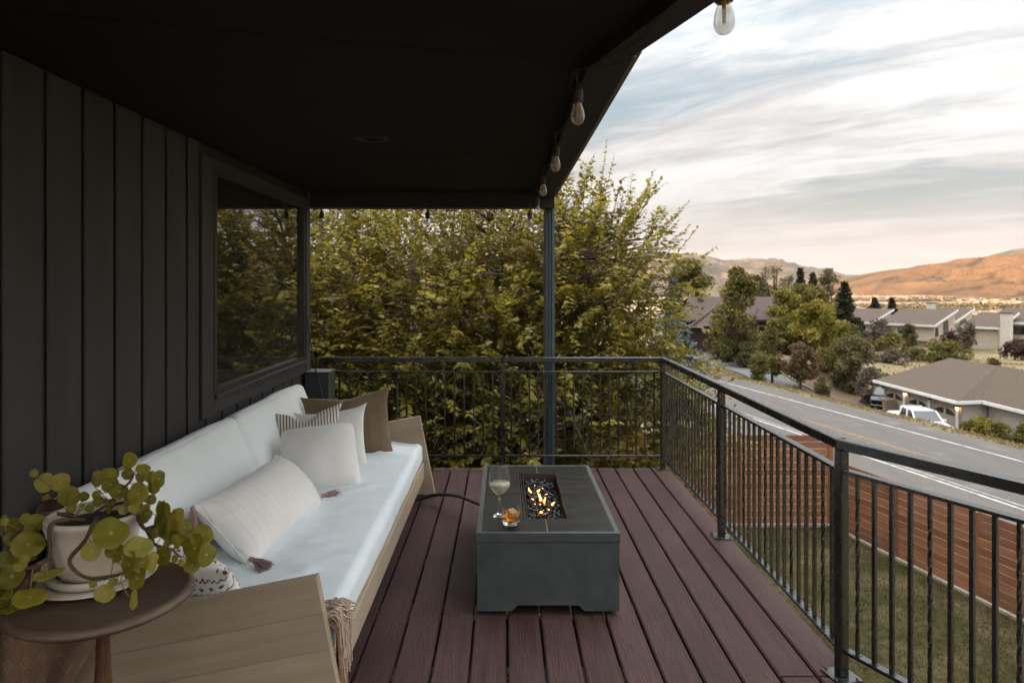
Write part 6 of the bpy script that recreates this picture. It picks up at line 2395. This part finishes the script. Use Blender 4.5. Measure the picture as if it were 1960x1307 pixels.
def loft(q_, secs, smooth=True):
    """secs: list of (x, [(y, z), ...]) cross sections of equal count, mirrored rings."""
    n_ = len(secs[0][1])
    vs_ = [(x, y, z) for x, pr in secs for y, z in pr]
    fs_ = [(i * n_ + k, i * n_ + (k + 1) % n_, (i + 1) * n_ + (k + 1) % n_, (i + 1) * n_ + k) for i in range(len(secs) - 1) for k in range(n_)]
    fs_ += [tuple(range(n_)), tuple(range((len(secs) - 1) * n_, len(secs) * n_))[::-1]]
    q_.add(vs_, fs_, smooth)


def ring_(hw, z0_, z1_, tuck=.08, rnd=.08):
    r_ = [(-hw + tuck, z0_), (hw - tuck, z0_), (hw, z0_ + rnd * 2.2), (hw, z1_ - rnd * 1.6), (hw - rnd * .5, z1_ - rnd * .4), (hw - rnd * 1.6, z1_)]
    return r_ + [(-hw + rnd * 1.6, z1_), (-hw + rnd * .5, z1_ - rnd * .4), (-hw, z1_ - rnd * 1.6), (-hw, z0_ + rnd * 2.2)]


def vehicle(name, label, cat, loc, yaw, paint, pickup):
    root = thing(name, label, cat, loc)
    M = Matrix.Translation(Vector(loc)) @ Matrix.Rotation(yaw, 4, 'Z')
    root.matrix_basis = M
    W[root] = M
    q_ = MB()
    hw = .98
    if pickup:
        hood, bed = 1.18, 1.12
        secs = [(2.88, ring_(.86, .55, .86)), (2.80, ring_(.93, .42, 1.06)), (2.55, ring_(hw, .36, 1.15)), (1.55, ring_(hw, .34, 1.22)), (1.20, ring_(hw, .34, 1.22)), (-1.0, ring_(hw, .36, 1.20)), (-1.05, ring_(hw, .36, 1.19)), (-2.80, ring_(hw, .45, 1.19)), (-2.86, ring_(.95, .48, 1.16))]
    else:
        secs = [(2.50, ring_(.84, .55, .90)), (2.42, ring_(.93, .40, 1.10)), (2.15, ring_(hw, .34, 1.20)), (1.2, ring_(hw, .32, 1.24)), (.8, ring_(hw, .32, 1.22)), (-2.25, ring_(hw, .36, 1.20)), (-2.40, ring_(.93, .42, 1.14))]
    loft(q_, secs)
    q_.build('body', paint, root, M)

    def cab(x0, x1, x2, x3, zb_, zt, inset=.20):
        c_ = [(x0, -hw + .06, zb_), (x0, hw - .06, zb_), (x3, hw - .06, zb_), (x3, -hw + .06, zb_), (x1, -hw + inset, zt), (x1, hw - inset, zt), (x2, hw - inset, zt), (x2, -hw + inset, zt)]
        g_ = MB()
        xm = (x1 + x2) / 2
        rt = [(x1 - .05, -hw + inset + .06, zt - .02), (x1 - .05, hw - inset - .06, zt - .02), (xm, hw - inset - .02, zt + .05), (x2 + .05, hw - inset - .06, zt - .02), (x2 + .05, -hw + inset + .06, zt - .02), (xm, -hw + inset + .02, zt + .05)]
        g_.add(c_, [(0, 1, 5, 4), (1, 2, 6, 5), (2, 3, 7, 6), (3, 0, 4, 7)])
        g_.build('windows', M_dglass, root, M)
        f_ = MB()
        f_.add([(x1 + .02, -hw + inset - .01, zt - .03), (x1 + .02, hw - inset + .01, zt - .03), (x2 - .02, hw - inset + .01, zt - .03), (x2 - .02, -hw + inset - .01, zt - .03),
                (x1 - .10, -hw + inset + .10, zt + .035), (x1 - .10, hw - inset - .10, zt + .035), (x2 + .10, hw - inset - .10, zt + .035), (x2 + .10, -hw + inset + .10, zt + .035)],
               [(4, 5, 6, 7), (0, 1, 5, 4), (1, 2, 6, 5), (2, 3, 7, 6), (3, 0, 4, 7)], True)
        f_.build('cab_roof', paint, root, M)
        for sy in (-1, 1):
            pil = MB()
            for (xa, xb) in ((x0, x1), ((x0 + x3) / 2, (x1 + x2) / 2), (x3, x2)):
                pil.tube([(xa, sy * (hw - .055), zb_), (xb, sy * (hw - inset + .005), zt)], .055, 6)
            pil.build('pillars', paint, root, M)
    if pickup:
        cab(1.35, .60, -.75, -1.0, 1.18, 1.84)
        f_ = MB()
        f_.box((-1.95, 0, 1.205), (1.66, 1.70, .03))
        f_.build('bed_cover', paint, root, M)
        f_ = MB()
        f_.tube([(-1.15, -.80, 1.18), (-1.12, -.72, 1.86), (-1.12, .72, 1.86), (-1.15, .80, 1.18)], .045, 6)
        f_.build('rack_bar', paint, root, M)
    else:
        cab(1.0, .25, -1.95, -2.32, 1.18, 1.80)
    fx = 2.86 if pickup else 2.47
    f_ = MB()
    f_.box((fx - .02, 0, .80), (.06, 1.25, .30))
    f_.build('grille', M_chrome if not pickup else M_rubber, root, M)
    f_ = MB()
    f_.box((fx - .06, 0, .52), (.14, 1.72, .16))
    f_.build('bumper', M_rubber if pickup else M_chrome, root, M)
    for sy in (-1, 1):
        f_ = MB()
        f_.box((fx - .10, sy * .76, .88), (.16, .28, .20))
        f_.build('headlight', M_lens, root, M)
        f_ = MB()
        f_.box((1.15 if pickup else .85, sy * 1.08, 1.28), (.14, .22, .18))
        f_.build('mirror', paint, root, M)
        wheel(root, 1.85 if pickup else 1.5, sy * .90, .38, sy, .26)
        wheel(root, -1.75 if pickup else -1.45, sy * .90, .38, sy, .26)
    return root


x, y = 29.55, 48.6
vehicle('pickup_truck', 'white pickup truck parked in front of the garage doors', 'pickup truck', (x, y, ground_z(x, y) + .05), R(-95), M_wpaint, True)
x, y = 33.9, 60.5
vehicle('parked_car', 'black sport utility car parked at the far end of the garages', 'car', (x, y, ground_z(x, y) + .05), R(-127), M_bpaint, False)
bp = P(1700, 786, 56.6)
zg = ground_z(bp.x, bp.y)
bn = thing('wheelie_bin', 'brown plastic wheelie bin standing in front of the black car', 'bin', (bp.x, bp.y, zg))
b = MB()
s0_, s1_ = .27, .36
vs = [(bp.x + sx * (s0_ if k == 0 else s1_), bp.y + sy * (s0_ if k == 0 else s1_), zg + (.05 if k == 0 else 1.25)) for k in (0, 1) for sx, sy in ((-1, -1), (1, -1), (1, 1), (-1, 1))]
b.add(vs, [(3, 2, 1, 0), (0, 1, 5, 4), (1, 2, 6, 5), (2, 3, 7, 6), (3, 0, 4, 7)])
b.build('bin_body', M_bin, bn)
box('bin_lid', (.80, .80, .10), (bp.x, bp.y, zg + 1.28), M_bin, bn, None, .03)
for sx in (-1, 1):
    b = MB()
    b.tube([(bp.x + sx * .26, bp.y + .30, zg + .13), (bp.x + sx * .34, bp.y + .30, zg + .13)], .12, 12)
    b.build('bin_wheel', M_rubber, bn)
